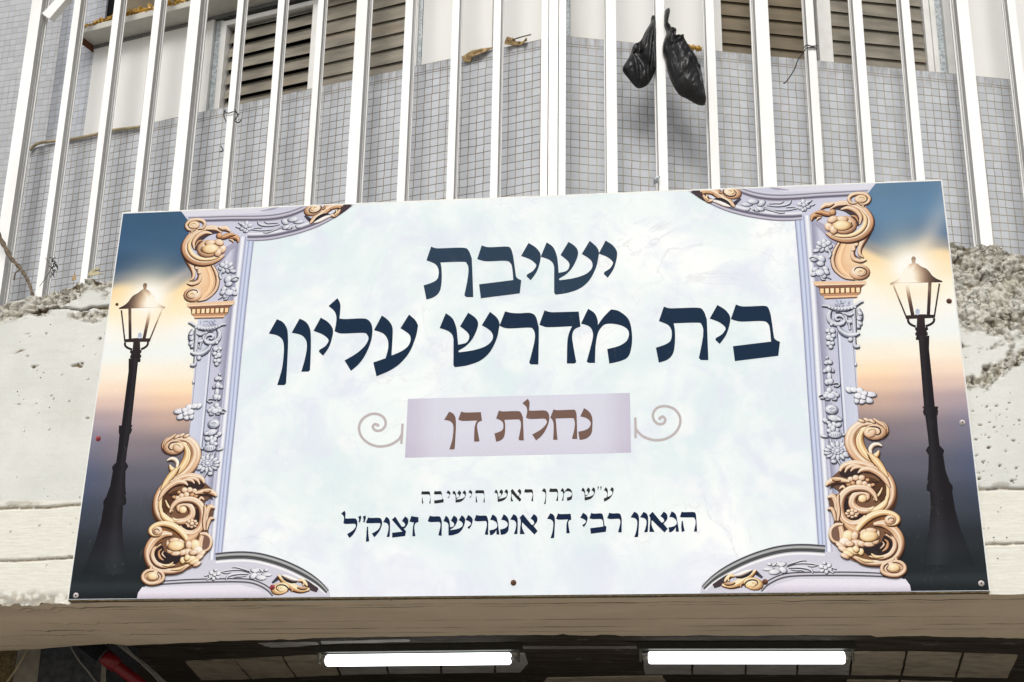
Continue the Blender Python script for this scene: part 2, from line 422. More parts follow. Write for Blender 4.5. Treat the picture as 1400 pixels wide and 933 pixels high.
def sp(u, v, off=0.0): return S0 + SH * u + SV * v + SN * off

class Wall:
    def __init__(s, azd, C):
        a = math.radians(azd); s.C = C; s.d = np.array((math.cos(a), math.sin(a), 0)); s.n = np.array((math.sin(a), -math.cos(a), 0))
    def tz(s, px, py, off=0.0):
        P = onplane(px, py, s.C + s.n * off, s.n); return (P - s.C).dot(s.d), P[2]
    def pt(s, t, z, off=0.0): return s.C + s.d * t + s.n * off + np.array((0, 0, z))
    def px(s, px, py, off=0.0): return onplane(px, py, s.C + s.n * off, s.n)
    def box(s, mb, t0, t1, z0, z1, o0, o1):
        mb.box(s.pt(t0, z0, o0), s.d * (t1 - t0), s.n * (o1 - o0), (0, 0, z1 - z0))
_r = ray(757, 115); CR = EYE + _r * (7.2 / _r[1]); CR[2] = 0
WL = Wall(-23.7, CR); WR = Wall(8.6, CR)
TO = -0.30                                 # tile face behind the bars' face
ZT = 6.178                                 # top of the tiled parapet
ZB = S0[2] + .0                            # underside of the beam
# ground
g = 400
meshobj('ground', [(-g, -g, 0), (g, -g, 0), (g, g, 0), (-g, g, 0)], [(0, 1, 2, 3)], M['street'])['kind'] = 'structure'
def proj(P):
    P = np.atleast_2d(P) - EYE; c = P @ RM
    return np.stack([CX + F * c[:, 0] / -c[:, 2], CY - F * c[:, 1] / -c[:, 2]], 1)
def dpoly(x, y, pts):
    """distance of points to a polyline (pixel units of the survey drawing)"""
    best = np.full(x.shape, 1e9)
    for (ax, ay), (bx, by) in zip(pts[:-1], pts[1:]):
        L2 = (bx - ax) ** 2 + (by - ay) ** 2
        t = np.clip(((x - ax) * (bx - ax) + (y - ay) * (by - ay)) / L2, 0, 1)
        best = np.minimum(best, np.hypot(x - ax - t * (bx - ax), y - ay - t * (by - ay)))
    return best

# ------------------------------------------------------------------ concrete beam
BO = -0.034
beam = thing('concrete_beam', tuple(sp(2.1, 0, BO)), 'wide white painted concrete beam behind the sign, its upper edge broken down to bare rubble', 'beam')
topx = [(-700, 470), (-120, 440), (0, 411), (22, 408), (40, 402), (62, 398), (78, 394), (92, 387), (104, 385), (122, 379), (140, 378), (158, 372), (300, 345), (1150, 318), (1284, 321), (1300, 324),
        (1315, 327), (1335, 328), (1356, 329), (1372, 333), (1400, 337), (1500, 348), (2000, 400)]
tu = np.array([suv(*q) for q in topx])
us = np.concatenate([np.arange(-1.9, -.42, .03), np.arange(-.42, .26, .0058), np.arange(.26, 3.98, .035), np.arange(3.98, 4.62, .0058), np.arange(4.62, 6.1, .03)])
vtop = np.interp(us, tu[:, 0], tu[:, 1]) + (vnoise(us * 28, us * 0) - .5) * .030 + (vnoise(us * 9, us * 0 + 4) - .5) * .03
vbot = -.006 - .014 * smooth(.45, .75, vnoise(us * 30, us * 0 + 9)) * smooth(.05, -.05, us) - .006 * vnoise(us * 14, us * 0 + 2)
NR = 300
fr = np.linspace(0, 1, NR)
U = np.repeat(us[None], NR, 0); V = vbot[None] + fr[:, None] * (vtop - vbot)[None]
P0 = S0 + SN * BO + U[..., None] * SH + V[..., None] * SV
pp = proj(P0.reshape(-1, 3)); X = pp[:, 0].reshape(U.shape); Y = pp[:, 1].reshape(U.shape)
nz = fbm(U * 16, V * 16, 1.5, 4); nz2 = fbm(U * 42, V * 42, 3.7, 3); nz3 = fbm(U * 85, V * 85, 6.1, 2)
def worley(x, y, seed):
    xi = np.floor(x).astype(int); yi = np.floor(y).astype(int); best = np.full(x.shape, 9.0)
    for a in (-1, 0, 1):
        for b in (-1, 0, 1):
            jx = _T[(xi + a) % 64, (yi + b) % 64, seed]; jy = _T[(xi + a) % 64, (yi + b) % 64, seed + 1]
            best = np.minimum(best, (xi + a + jx - x) ** 2 + (yi + b + jy - y) ** 2)
    return np.sqrt(best)
wx = U + (nz - .5) * .05; wy = V + (nz2 - .5) * .05
peb = worley(wx * 24, wy * 30, 3); peb2 = worley(wx * 52, wy * 60, 9)
dtop = (vtop[None] - V)                                   # metres below the broken edge
right = X > 760
bareR = np.maximum(smooth(.27, .15, dtop + (nz - .5) * .34), .62 * smooth(.50, .40, dtop + (nz - .5) * .40) * (X > 1200))
bareR = np.maximum(bareR, .95 * smooth(15, 5, dpoly(X, Y, [(1280, 432), (1312, 436), (1338, 446), (1368, 448), (1385, 436), (1420, 428)]) + (nz - .5) * 34))
bareR = np.maximum(bareR, .95 * smooth(14, 5, dpoly(X, Y, [(1296, 520), (1318, 524), (1345, 521), (1362, 506), (1384, 494), (1420, 470)]) + (nz - .5) * 34))
bareR = np.maximum(bareR, .9 * smooth(7, 2, dpoly(X, Y, [(1372, 446), (1384, 470), (1378, 495)]) + (nz - .5) * 16))
bareR = np.maximum(bareR, .8 * smooth(5, 1, dpoly(X, Y, [(1300, 470), (1330, 474), (1352, 478), (1372, 470)]) + (nz - .5) * 22))
bareL = smooth(.10, .035, dtop + (nz - .5) * .16)
bareL = np.maximum(bareL, .95 * smooth(16, 6, dpoly(X, Y, [(-80, 452), (0, 434), (30, 424), (58, 418), (78, 409)]) + (nz - .5) * 30))
bareL = np.maximum(bareL, .8 * smooth(8, 2, dpoly(X, Y, [(96, 430), (125, 432), (150, 425)]) + (nz - .5) * 26))
bare = np.where(right, bareR, bareL)
stain = np.zeros_like(bare); dis = np.zeros_like(bare)
# rubble relief
dis += bare * ((nz - .5) * .060 + (.45 - peb) * .040 + (.45 - peb2) * .020 + (nz3 - .5) * .020 - .010)
dark = np.maximum(smooth(.50, .70, peb) * smooth(.66, .46, nz2 * .5 + nz * .5), .75 * smooth(.60, .82, peb2) * smooth(.60, .42, nz)) * smooth(.3, .8, bare)
stain = np.maximum(stain, .75 * dark)
# crack below the broken edge on the left
ck = dpoly(X, Y + (nz - .5) * 8, [(44, 427), (70, 421), (92, 421), (110, 424), (128, 420), (156, 419)])
ck = ck + (nz2 - .5) * 2.5; dis -= .022 * smooth(2.4, .5, ck); stain = np.maximum(stain, smooth(2.0, .6, ck))
# formwork joints
for pts, wd in (([(-200, 702), (0, 695), (60, 694), (113, 690), (160, 688)], 1.6), ([(-200, 772), (0, 767.5), (60, 765), (103, 763), (160, 761)], 1.3),
                ([(1300, 671), (1345, 669), (1400, 668), (1600, 664)], 1.6), ([(1300, 745.5), (1345, 744.5), (1400, 743), (1600, 739)], 1.2)):
    d = dpoly(X, Y + (nz - .5) * 4, pts)
    dis -= .012 * smooth(wd + 1.6, .5, d); stain = np.maximum(stain, .85 * smooth(wd + .9, .4, d) * smooth(.30, .5, nz2 + .12))
    up = dpoly(X, Y + 4 + (nz - .5) * 10, pts); stain = np.maximum(stain, .40 * smooth(5, 1, up) * smooth(.5, .62, nz))
# chipped and straw coloured lower edge on the left
lo = smooth(.050, .0, V - .035 * nz) * smooth(.3, -.1, U) * smooth(.42, .6, nz2 + .06)
stain = np.maximum(stain, .55 * lo); dis += .008 * (nz3 - .5) * smooth(.05, 0, V) * (U < .3)
# blow holes
holes = [(105, 500, 7.5, 3.6), (112, 497, 3, 3.5), (47, 501.5, 4.6, 2.3), (137, 463, 3.4, 2.4), (24, 466, 1.7, 1.7), (27, 480, 2, 1.8), (37, 487, 2.2, 1.6), (60, 510, 1.8, 1.6), (120, 572, 3.2, 1.6),
         (26, 553, 1.8, 1.5), (17, 559, 1.6, 1.5), (70, 541, 1.6, 1.2), (94, 549, 1.4, 1.2), (67, 588, 1.5, 1.2), (38, 456, 1.4, 1.4), (63, 456, 1.5, 1.2), (101, 408, 3.2, 3), (90, 406, 2.2, 1.5), (109, 404, 2, 2), (143, 486, 1.5, 1.2),
         (54, 719, 1.5, 1.5), (14, 727, 1.5, 1.5), (104, 709, 1.6, 1.4), (1340, 581, 3, 1.5), (1360, 584, 2.6, 1.6), (1334, 601, 3.4, 1.4), (1352, 612, 2.6, 1.6), (1375, 617, 2, 1.6), (1385, 603, 3, 1.6), (1344, 632, 2.2, 1.4),
         (1367, 637, 2.6, 1.4), (1390, 640, 2.2, 1.8), (1338, 655, 3.2, 1.4), (1356, 650, 2, 1.4), (1384, 657, 4, 2), (1376, 560, 2, 1.4), (1350, 556, 1.7, 1.3), (1394, 575, 2.2, 1.6), (1330, 562, 1.6, 1.3), (1362, 555, 3, 1.4)]
for i in range(190):
    if i < 34: holes.append((random.uniform(-90, 150), random.uniform(445, 680), random.uniform(.7, 1.5), random.uniform(.7, 1.2)))
    elif i < 120: holes.append((random.uniform(1322, 1480), random.uniform(535, 668), random.uniform(.5, 1.5), random.uniform(.5, 1.1)))
    elif i < 160: holes.append((random.uniform(1310, 1480), random.uniform(470, 540), random.uniform(.5, 1.2), random.uniform(.5, .9)))
    else: holes.append((random.uniform(-90, 140), random.uniform(440, 800), random.uniform(.4, .9), random.uniform(.4, .8)))
for hx, hy, rx, ry in holes:
    rx *= .88; ry *= .8; sk = random.uniform(-.8, .8); q = np.hypot((X - hx + sk * (Y - hy)) / rx, (Y - hy) / ry) + (nz3 - .5) * 1.3 + (nz2 - .5) * .6
    m = smooth(1.15, .6, q); dis -= .012 * m * min(1, rx / 3); stain = np.maximum(stain, m)
P1 = P0 + dis[..., None] * SN
NC = len(us)
verts = P1.reshape(-1, 3)
# one more row running back as the rough upper surface
back = P1[-1].copy(); back[:, 1] = 9.7
verts = np.vstack([verts, back])
ii, jj = np.meshgrid(np.arange(NR), np.arange(NC - 1), indexing='ij')
q = (ii * NC + jj).ravel(); faces = np.stack([q, q + 1, q + 1 + NC, q + NC], 1)
at_b = np.concatenate([bare.ravel(), np.ones(NC)]); at_s = np.concatenate([stain.ravel(), np.zeros(NC)])
meshobj('front_face', verts, faces, M['beam'], beam, smooth=True, attrs={'bare': at_b, 'stain': at_s})
# soffit
nS = unit(np.cross(SH, (0, 1, 0))); nS = nS * np.sign(nS[2])
rear = [(-900, 915), (-300, 899), (0, 890), (25, 889.5), (30, 888), (52, 887.5), (70, 886), (100, 883.5), (130, 881), (150, 880.5), (175, 883), (250, 879.5), (296, 877.5), (300, 876.4), (345, 876), (372, 875.4), (382, 874.2), (395, 875.2),
        (418, 873.4), (428, 872.4), (520, 871), (600, 870), (660, 868.6), (700, 869), (762, 868), (769, 866.6), (778, 868.6), (812, 869.4), (822, 867.4), (842, 868), (850, 869.6), (900, 870), (960, 868.8), (1040, 869.6), (1100, 868.5),
        (1190, 869), (1198, 871), (1240, 870), (1262, 869.5), (1290, 871), (1340, 871.6), (1400, 873.4), (1700, 877), (2200, 884)]
rp = []
for a, b in zip(rear[:-1], rear[1:]):
    n = max(2, int((b[0] - a[0]) / 6))
    for k in range(n):
        t = k / n; x = a[0] + (b[0] - a[0]) * t; y = a[1] + (b[1] - a[1]) * t + (vnoise(x * .09, .5) - .5) * 1.3
        rp.append(onplane(x, y, S0 + nS * -.006, nS))
rp = np.array(rp)
fp = np.array([S0 + SN * (BO + .004) + SH * ((q - S0).dot(SH)) - nS * .006 for q in rp])
fu = np.array([(q - S0).dot(SH) for q in rp]); fv = np.interp(fu, us, vbot)
fp = np.array([S0 + SN * BO + SH * u + SV * v for u, v in zip(fu, fv)])
n = len(rp); up = np.array((0, 0, .35))
sv = np.vstack([fp, rp, rp + up]); sf = [(i, i + 1, n + i + 1, n + i) for i in range(n - 1)] + [(n + i, n + i + 1, 2 * n + i + 1, 2 * n + i) for i in range(n - 1)]
meshobj('soffit', sv, sf, M['soffit'], beam)

m = MB(); m.box(sp(-.0, -.007, -.033), SH * SW, SN * .030, SV * .0045); m.build('rusty_shadow_edge', M['rough_brown'], beam)  # thin brown strip, rust and edge shadow put into one colour

# ------------------------------------------------------------------ passage ceiling, back wall behind the beam
ZC = ZB + .10
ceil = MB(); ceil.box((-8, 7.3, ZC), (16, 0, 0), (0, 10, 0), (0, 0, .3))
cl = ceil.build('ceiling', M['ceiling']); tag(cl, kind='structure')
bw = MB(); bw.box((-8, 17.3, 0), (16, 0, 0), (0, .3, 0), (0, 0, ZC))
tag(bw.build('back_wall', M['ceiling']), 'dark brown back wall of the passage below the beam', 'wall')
nz_ = np.array((0, 0, 1.0))
def cblock(q, mat, d=.012):
    m = MB(); b = [onplane(x, y, np.array((0, 0, ZC)), nz_) for x, y in q]
    m.prism([p - nz_ * d for p in b], [p - nz_ * .001 for p in b]); return m.build('ceiling_block', mat, cl)
def wob(q):
    out = []
    for a, b in zip(q, q[1:] + q[:1]):
        for k in range(5):
            t = k / 5; out.append((a[0] + (b[0] - a[0]) * t + random.uniform(-.7, .7), a[1] + (b[1] - a[1]) * t + random.uniform(-.35, .35)))
    return out
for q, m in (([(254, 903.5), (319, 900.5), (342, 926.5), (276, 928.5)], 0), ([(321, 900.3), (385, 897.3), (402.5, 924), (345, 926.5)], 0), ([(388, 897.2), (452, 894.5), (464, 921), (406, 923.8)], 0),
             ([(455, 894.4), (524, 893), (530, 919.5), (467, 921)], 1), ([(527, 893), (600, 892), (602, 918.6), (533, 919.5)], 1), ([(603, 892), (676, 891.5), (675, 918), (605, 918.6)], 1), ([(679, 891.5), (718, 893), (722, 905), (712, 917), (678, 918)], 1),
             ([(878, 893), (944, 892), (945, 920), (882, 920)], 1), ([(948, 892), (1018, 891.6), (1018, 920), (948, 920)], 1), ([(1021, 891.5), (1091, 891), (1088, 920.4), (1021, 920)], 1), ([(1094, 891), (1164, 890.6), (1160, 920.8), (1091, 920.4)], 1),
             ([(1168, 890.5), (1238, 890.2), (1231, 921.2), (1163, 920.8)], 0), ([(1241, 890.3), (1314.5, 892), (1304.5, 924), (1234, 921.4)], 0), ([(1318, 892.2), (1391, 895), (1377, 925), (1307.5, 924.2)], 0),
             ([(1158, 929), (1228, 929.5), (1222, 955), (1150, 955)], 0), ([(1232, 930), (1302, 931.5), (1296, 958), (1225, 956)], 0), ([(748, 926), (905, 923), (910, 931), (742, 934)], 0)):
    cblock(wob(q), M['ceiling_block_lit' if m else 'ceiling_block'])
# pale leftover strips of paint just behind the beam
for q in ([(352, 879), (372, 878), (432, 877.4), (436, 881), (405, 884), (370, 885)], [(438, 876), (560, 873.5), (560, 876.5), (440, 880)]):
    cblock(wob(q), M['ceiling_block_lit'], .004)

# ------------------------------------------------------------------ pillar under the beam at far left
YP = 8.75
pw = Wall(0, np.array((0, YP, 0)))
x0 = pw.tz(-260, 905)[0]; x1 = pw.tz(146, 905)[0]
pil = thing('passage_pillar', (x0 + .5, YP, 0), 'passage pillar with worn charcoal and bare stone faces under the left end of the beam', 'pillar')
mb = MB(); pw.box(mb, x0, x1, 0, ZC, -.75, 0); mb.build('core', M['dark_paint'], pil)
def pface(q, mat, name, off=.006):
    m = MB(); m.prism([pw.px(x, y, off) for x, y in q], [pw.px(x, y, 0.0005) for x, y in q]); return m.build(name, mat, pil)
pface([(26, 878), (57, 878), (48, 960), (13, 960)], M['pale_stone'], 'pale_band')
pface([(-200, 878), (25, 878), (12, 960), (-200, 960)], M['rough_brown'], 'rough_band')
pface([(112, 878), (146, 878), (144, 960), (136, 960), (139, 906)], M['pale_stone'], 'pale_band')
# red pipe
pp3 = [pw.px(150, 903, .12), pw.px(160, 911, .10), pw.px(260, 988, .05)]
pipe = thing('water_pipe', tuple(pp3[0]), 'dark red iron pipe slanting down beside the passage pillar', 'pipe')
m = MB(); m.tube(pp3, .035, 16); m.build('pipe_body', M['pipe_red'], pipe, True)
m = MB(); dd = unit(pp3[1] - pp3[0]); m.tube([pp3[0] - dd * .05, pp3[0] - dd * .045, pp3[0] + dd * .05, pp3[0] + dd * .055], [.030, .046, .046, .030], 16); m.build('collar', M['pipe_red'], pipe, True)
m = MB(); m.tube([pp3[0] - dd * .20, pp3[0] - dd * .06], .052, 14); m.build('elbow', M['dark_void'], pipe, True)
def cable(pxs, r, label, mat, W=pw, off=.05, name='cable'):
    m = MB(); m.tube(crom([W.px(x, y, off) for x, y in pxs], 6), r, 8); o = m.build(name, M[mat], None, True); return tag(o, label, 'cable')
cable([(94, 880), (108, 903), (122, 920), (140, 945)], .006, 'thin pale cable crossing the charcoal face of the passage pillar', 'grey_wire', off=.03)
cable([(160, 880), (176, 892), (204, 914), (232, 940)], .011, 'thick grey cable slanting down just right of the red pipe', 'grey_wire', off=.10)
cable([(172, 884), (186, 900), (214, 928), (224, 945)], .005, 'thin grey cable sagging under the thick grey cable by the red pipe', 'grey_wire', off=.12)
cable([(40, 872), (36, 890), (22, 915), (4, 940)], .006, 'straw coloured loose cord hanging on the rough left edge of the pillar', 'hose', off=.03)

# ------------------------------------------------------------------ fluorescent fixtures
def fixture(a, b, ytop, label, group):
    z = ZC - .092
    P = onplane(*a, np.array((0, 0, z)), nz_); Q = onplane(*b, np.array((0, 0, z)), nz_)
    d = unit(Q - P); s = np.cross(nz_, d); c = (P + Q) / 2
    r = thing('fluorescent_light', tuple(c + nz_ * .092), label, 'light fitting', group)
    L = np.linalg.norm(Q - P)
    m = MB(); m.box(P - d * .012 - s * .055 + nz_ * .046, d * (L + .024), s * .11, nz_ * .046); m.build('housing', M['fixture'], r, bevel=.004)
    m = MB(); m.tube([P + d * .055, P + d * .065, Q - d * .065, Q - d * .055], [.030, .037, .037, .030], 18); m.build('tube', M['tube'], r, True)
    for e, sg in ((P, 1), (Q, -1)):
        m = MB(); m.box(e - s * .018 - nz_ * .022 + d * (0 if sg > 0 else -.012), d * .012, s * .036, nz_ * .068); 
        m.tube([e + d * sg * .018, e + d * sg * .058], .011, 10); m.build('lamp_holder', M['socket'], r)
    return r
fixture((435, 903.5), (710, 900.5), 885, 'lit fluorescent tube fitting on the dark ceiling under the left half of the sign', 'fluorescent lights under the beam')
fixture((874, 899.5), (1168, 899.5), 885, 'lit fluorescent tube fitting on the dark ceiling under the right half of the sign', 'fluorescent lights under the beam')
m = MB(); a = onplane(712, 886, np.array((0, 0, ZC - .012)), nz_); b = onplane(872, 886, np.array((0, 0, ZC - .012)), nz_)
m.box(a, b - a, (0, .05, 0), (0, 0, .011)); tag(m.build('conduit', M['conduit']), 'pale conduit strip joining the two fluorescent lights', 'conduit')

# ------------------------------------------------------------------ upper storey of the building
bld = thing('apartment_building', tuple(WL.pt(-1, 4.3, TO - .2)), 'upper storey with pale grey mosaic tile parapet, white panels and slatted shutters behind the bars', 'building')
ZL = 4.15                       # walls start on the slab
def cornerpt(off):              # where the two tile planes meet
    # C + dL*t + nL*off = C + dR*s + nR*off
    A = np.array([WL.d[:2], -WR.d[:2]]).T; b = (WR.n - WL.n)[:2] * off
    t, s = np.linalg.solve(A, b); return t, s
tC, sC = cornerpt(TO)
tLend = WL.tz(42, 203, TO)[0]; sRend = 5.2
def wallquad(name, W, t0, t1, z0, z1, off, mat, vref, th=.09):
    fp_ = [W.pt(t0, z0, off), W.pt(t1, z0, off), W.pt(t1, z1, off), W.pt(t0, z1, off)]
    bp_ = [p - W.n * th for p in fp_]
    vs = fp_ + bp_; uv = [(t0, vref - z0), (t1, vref - z0), (t1, vref - z1), (t0, vref - z1)] * 2
    return meshobj(name, vs, [(0, 1, 2, 3), (4, 7, 6, 5), (0, 4, 5, 1), (1, 5, 6, 2), (2, 6, 7, 3), (3, 7, 4, 0)], mat, bld, uvs=np.array(uv) + np.array((20.0, 0)))
pl = wallquad('tiled_parapet', WL, tLend, tC, ZL, ZT, TO, M['tile_left'], ZT)
pr = wallquad('tiled_parapet', WR, sC, sRend, ZL, ZT, TO, M['tile'], ZT)
WO = TO - .055                  # wall panels and windows stand back from the tile face
def wb(name, W, t0, t1, z0, z1, o0, o1, mat, parent=None, bevel=.003):
    m = MB(); W.box(m, t0, t1, z0, z1, o0, o1); return m.build(name, M[mat], parent or bld, bevel=bevel)
tcb, scb = cornerpt(WO)
ZTOP = 8.6
tl = lambda x, y: WL.tz(x, y, WO)[0]
tr = lambda x, y: WR.tz(x, y, WO)[0]
# backing walls
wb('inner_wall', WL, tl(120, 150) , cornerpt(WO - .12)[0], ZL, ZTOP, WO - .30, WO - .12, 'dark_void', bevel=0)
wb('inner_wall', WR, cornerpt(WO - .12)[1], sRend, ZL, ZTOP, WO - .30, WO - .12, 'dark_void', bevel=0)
# --- left side
zc = WL.tz(190, 47.5, WO)[1]           # underside of the canopy ledge
eL = tl(122, 120)
wb('white_panel', WL, eL, tl(201, 90), ZT - .25, zc - .03, WO - .05, WO, 'white_panel')
wb('white_panel', WL, tl(202, 90), tl(288, 90), ZT - .25, zc - .03, WO - .05, WO, 'white_panel')
wb('galvanised_strip', WL, tl(289, 90), tl(299, 90), ZT - .25, zc - .04, WO - .05, WO - .012, 'galvanised')
wb('trim', WL, tl(283.5, 90), tl(288.6, 90), ZT - .25, zc - .035, WO - .05, WO + .012, 'frame_paint')
wb('track', WL, eL, tl(560, 90), zc - .028, zc - .002, WO - .06, WO + .004, 'galvanised_dirty')
W2 = WL.tz(300, 20, TO)[1]
def window(W, x0, x1, y, zb, zt, mats, open_, pitch, nbars, tfun, label=None):
    """louvred shutter between x0 and x1; frame posts are separate"""
    t0, t1 = tfun(x0, y), tfun(x1, y)
    fr_ = MB(); 
    for a, b, o in nbars: W.box(fr_, tfun(a, y), tfun(b, y), zb, zt, WO - .06, WO + o)
    if zt < ZTOP - .5: W.box(fr_, tfun(nbars[0][0], y), tfun(nbars[-1][1], y), zt, zt + .035, WO - .06, WO + .02)
    W.box(fr_, t0, t1, zb - .02, zb + .006, WO - .06, WO + .03)
    f_ = fr_.build('window', M['frame_paint'], bld, bevel=.003)
    if label: f_['label'] = label
    s_ = MB(); z = zb + .012; k = 0
    while z < zt:
        h = pitch * (.98 if open_ else 1.06); tilt = .036 if open_ else .018
        h = min(h, max(zt - z, .02)); jt = random.uniform(-.004, .004)
        p = [W.pt(t0, z + jt, WO - .008), W.pt(t1, z - jt, WO - .008), W.pt(t1, z + h - jt, WO - .008 - tilt), W.pt(t0, z + h + jt, WO - .008 - tilt)]
        nn = W.n * -.004
        s_.prism(p, [q + nn for q in p]); z += pitch; k += 1
    s_.build('louvre_slats', M[mats], f_)
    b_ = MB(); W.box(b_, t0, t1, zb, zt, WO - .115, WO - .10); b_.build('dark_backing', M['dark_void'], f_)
    return f_
p1 = WL.tz(380, 80, WO)[1] - WL.tz(380, 99, WO)[1]
window(WL, 309, 424, 80, ZT - .015, WL.tz(380, 20, WO)[1], 'slat_grey', True, p1, [(301, 308, .02), (425, 434, .02)], tl, 'shutter with slats tilted open over dark gaps')
window(WL, 435, 569, 70, ZT - .015, ZTOP, 'slat_grey', False, p1, [(434.2, 436, .02), (569, 571, .015)], tl, 'shutter of weathered grey slats')
wb('galvanised_strip', WL, tl(571.5, 60), tl(576, 60), ZT - .25, ZTOP, WO - .05, WO, 'galvanised')
wb('white_panel', WL, tl(576.5, 60), tl(672, 60), ZT - .25, ZTOP, WO - .05, WO - .004, 'white_panel')
wb('white_panel', WL, tl(673, 60), tcb - .004, ZT - .25, ZTOP, WO - .05, WO - .004, 'white_panel')
# canopy ledge over the left panel
ca = MB(); WL.box(ca, eL - .01, tl(600, 40), zc, zc + .05, WO - .25, WO + .17)
cn = ca.build('canopy_ledge', M['canopy_paint'], bld, bevel=.004)
WO2 = WO + .17
t = eL - .02; ru = MB()
while t < tl(600, 40):
    h = .045 + .022 * math.sin(t * 9) + random.uniform(-.012, .012)
    for q in range(3):
        c = WL.pt(t + random.uniform(-.01, .01), zc + .045 + random.uniform(.1, .9) * h, WO2 + random.uniform(-.03, .004)); rr = random.uniform(.008, .02)
        a, b = unit(RNG.normal(size=3)), unit(RNG.normal(size=3))
        ru.tube([c - a * rr, c, c + b * rr], [rr * .5, rr, rr * .4], 5)
    t += random.uniform(.010, .02)
ru.build('rusty_debris', M['gold_tape'], cn)
r_ = MB(); WL.box(r_, eL - .018, eL - .009, zc - .05, zc + .05, WO - .02, WO + .12); r_.build('rusty_end', M['screw_rust'], cn)
# wall above the ledge: dark opening with old brown shutter
wb('dark_opening', WL, tl(145, 20), tl(600, 20), zc + .06, ZTOP, WO - .12, WO - .06, 'slat_brown', bevel=0)
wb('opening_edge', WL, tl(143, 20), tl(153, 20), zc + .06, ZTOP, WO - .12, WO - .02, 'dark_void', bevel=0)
# tiled pier left of the panel, recess and far wall
tq0 = tl(84, 20)
wallquad('tiled_pier', WL, tl(73, 110), eL - .002, ZT - .3, ZTOP, WO - .004, M['tile_plain'], ZT + 9.03)
wallquad('tiled_pier', WL, eL - .002, tl(143, 20), zc + .06, ZTOP, WO - .004, M['tile_plain'], ZT + 9.03)
wallquad('tiled_recess', WL, tl(-75, 110), tl(73, 110) + .15, ZT - .6, ZTOP, WO - .34, M['tile_shaded'], ZT + 9.0)
WF = Wall(-16, WL.pt(tLend, 0, TO - .42))
fq = [WF.pt(-4.0, 3.0), WF.pt(.26, 3.0), WF.pt(.26, ZTOP), WF.pt(-4.0, ZTOP)]
meshobj('far_tiled_wall', np.array(fq + [p - WF.n * .1 for p in fq]), [(0, 1, 2, 3), (7, 6, 5, 4), (1, 5, 6, 2), (0, 4, 5, 1), (3, 2, 6, 7), (0, 3, 7, 4)], M['tile_far'], bld, uvs=[(0, 0), (4.26, 0), (4.26, ZTOP - 3), (0, ZTOP - 3)] * 2)
# --- right side
wb('galvanised_strip', WR, scb, tr(779, 30), ZT - .25, ZTOP, WO - .05, WO + .004, 'galvanised')
wb('white_panel', WR, tr(779.6, 30), tr(898, 30), ZT - .25, ZTOP, WO - .05, WO - .004, 'white_panel')
wb('white_panel', WR, tr(898.8, 30), tr(975, 40), ZT - .25, ZTOP, WO - .05, WO - .004, 'white_panel')
p2 = WR.tz(1050, 40, WO)[1] - WR.tz(1050, 59.4, WO)[1]
window(WR, 986, 1111, 40, ZT - .015, ZTOP, 'slat_brown', False, p2, [(976, 985.5, .02), (1111, 1112.5, .01)], tr, 'shutter of closed brown slats')
window(WR, 1138, 1263, 43, ZT - .015, ZTOP, 'slat_grey', False, p2, [(1117, 1125, .025), (1125.4, 1136.5, .012), (1264, 1272, .012), (1272.4, 1279, .022)], tr, 'shutter of closed grey slats with white posts')
wb('galvanised_strip', WR, tr(1280, 40), tr(1290, 40), ZT - .25, ZTOP, WO - .05, WO - .006, 'galvanised')
wb('trim', WR, tr(1290.4, 40), tr(1301, 40), ZT - .25, ZTOP, WO - .05, WO + .016, 'frame_paint')
wb('white_panel', WR, tr(1301.5, 40), tr(1386, 50), ZT - .25, ZTOP, WO - .05, WO - .004, 'white_panel')
wb('white_panel', WR, tr(1387, 50), sRend, ZT - .25, ZTOP, WO - .05, WO - .004, 'white_panel')

# ------------------------------------------------------------------ the bars
rail = thing('railing', tuple(WL.pt(0, 4.25, 0)), 'tall white aluminium bars standing along the balcony edge above the sign', 'railing')
ZR = 8.9
def bar(W, xa, xb, y, z0=4.0, depth=1.15, name='bar'):
    ta, _ = W.tz(xa, y, 0); tb, _ = W.tz(xb, y, 0); wd = tb - ta; dp = wd * depth
    i = wd * .26; g2 = wd * .04
    prof = [(ta, 0), (tb, 0), (tb, -dp * .42), (tb - i, -dp * .46), (tb - i, -dp * .60), (tb - g2, -dp * .62), (tb - g2, -dp * .72), (tb - i, -dp * .74), (tb - i, -dp * .88), (tb, -dp * .90), (tb, -dp),
            (ta, -dp), (ta, -dp * .90), (ta + i, -dp * .88), (ta + i, -dp * .74), (ta + g2, -dp * .72), (ta + g2, -dp * .62), (ta + i, -dp * .60), (ta + i, -dp * .46), (ta, -dp * .42)]
    m = MB(); m.prism([W.pt(t, z0, o) for t, o in prof], [W.pt(t, ZR, o) for t, o in prof])
    o = m.build(name, [M['white_metal'], M['aluminium']], rail)
    for f_ in o.data.polygons:
        if abs(np.dot(f_.normal, W.n)) < .9: f_.material_index = 1
    md = o.modifiers.new('bevel', 'BEVEL'); md.width = .002; md.segments = 2; md.limit_method = 'ANGLE'
    return o
for xa, xb, y, dp in ((27, 41.5, 115, .8), (86.5, 95.5, 115, 1.2), (142.5, 151.5, 115, 1.2), (198.5, 208, 115, 1.15), (248.5, 263, 115, 1.05), (314.5, 323, 115, 1.15), (371.5, 380.5, 110, 1.15), (427.5, 435.5, 110, 1.2),
                      (481.5, 496.5, 110, .95), (549.5, 560, 110, 1.1), (615, 625, 110, 1.05), (673, 683, 110, 1.1)):
    bar(WL, xa, xb, y, depth=dp, name='post' if xb - xa > 13 else 'bar')
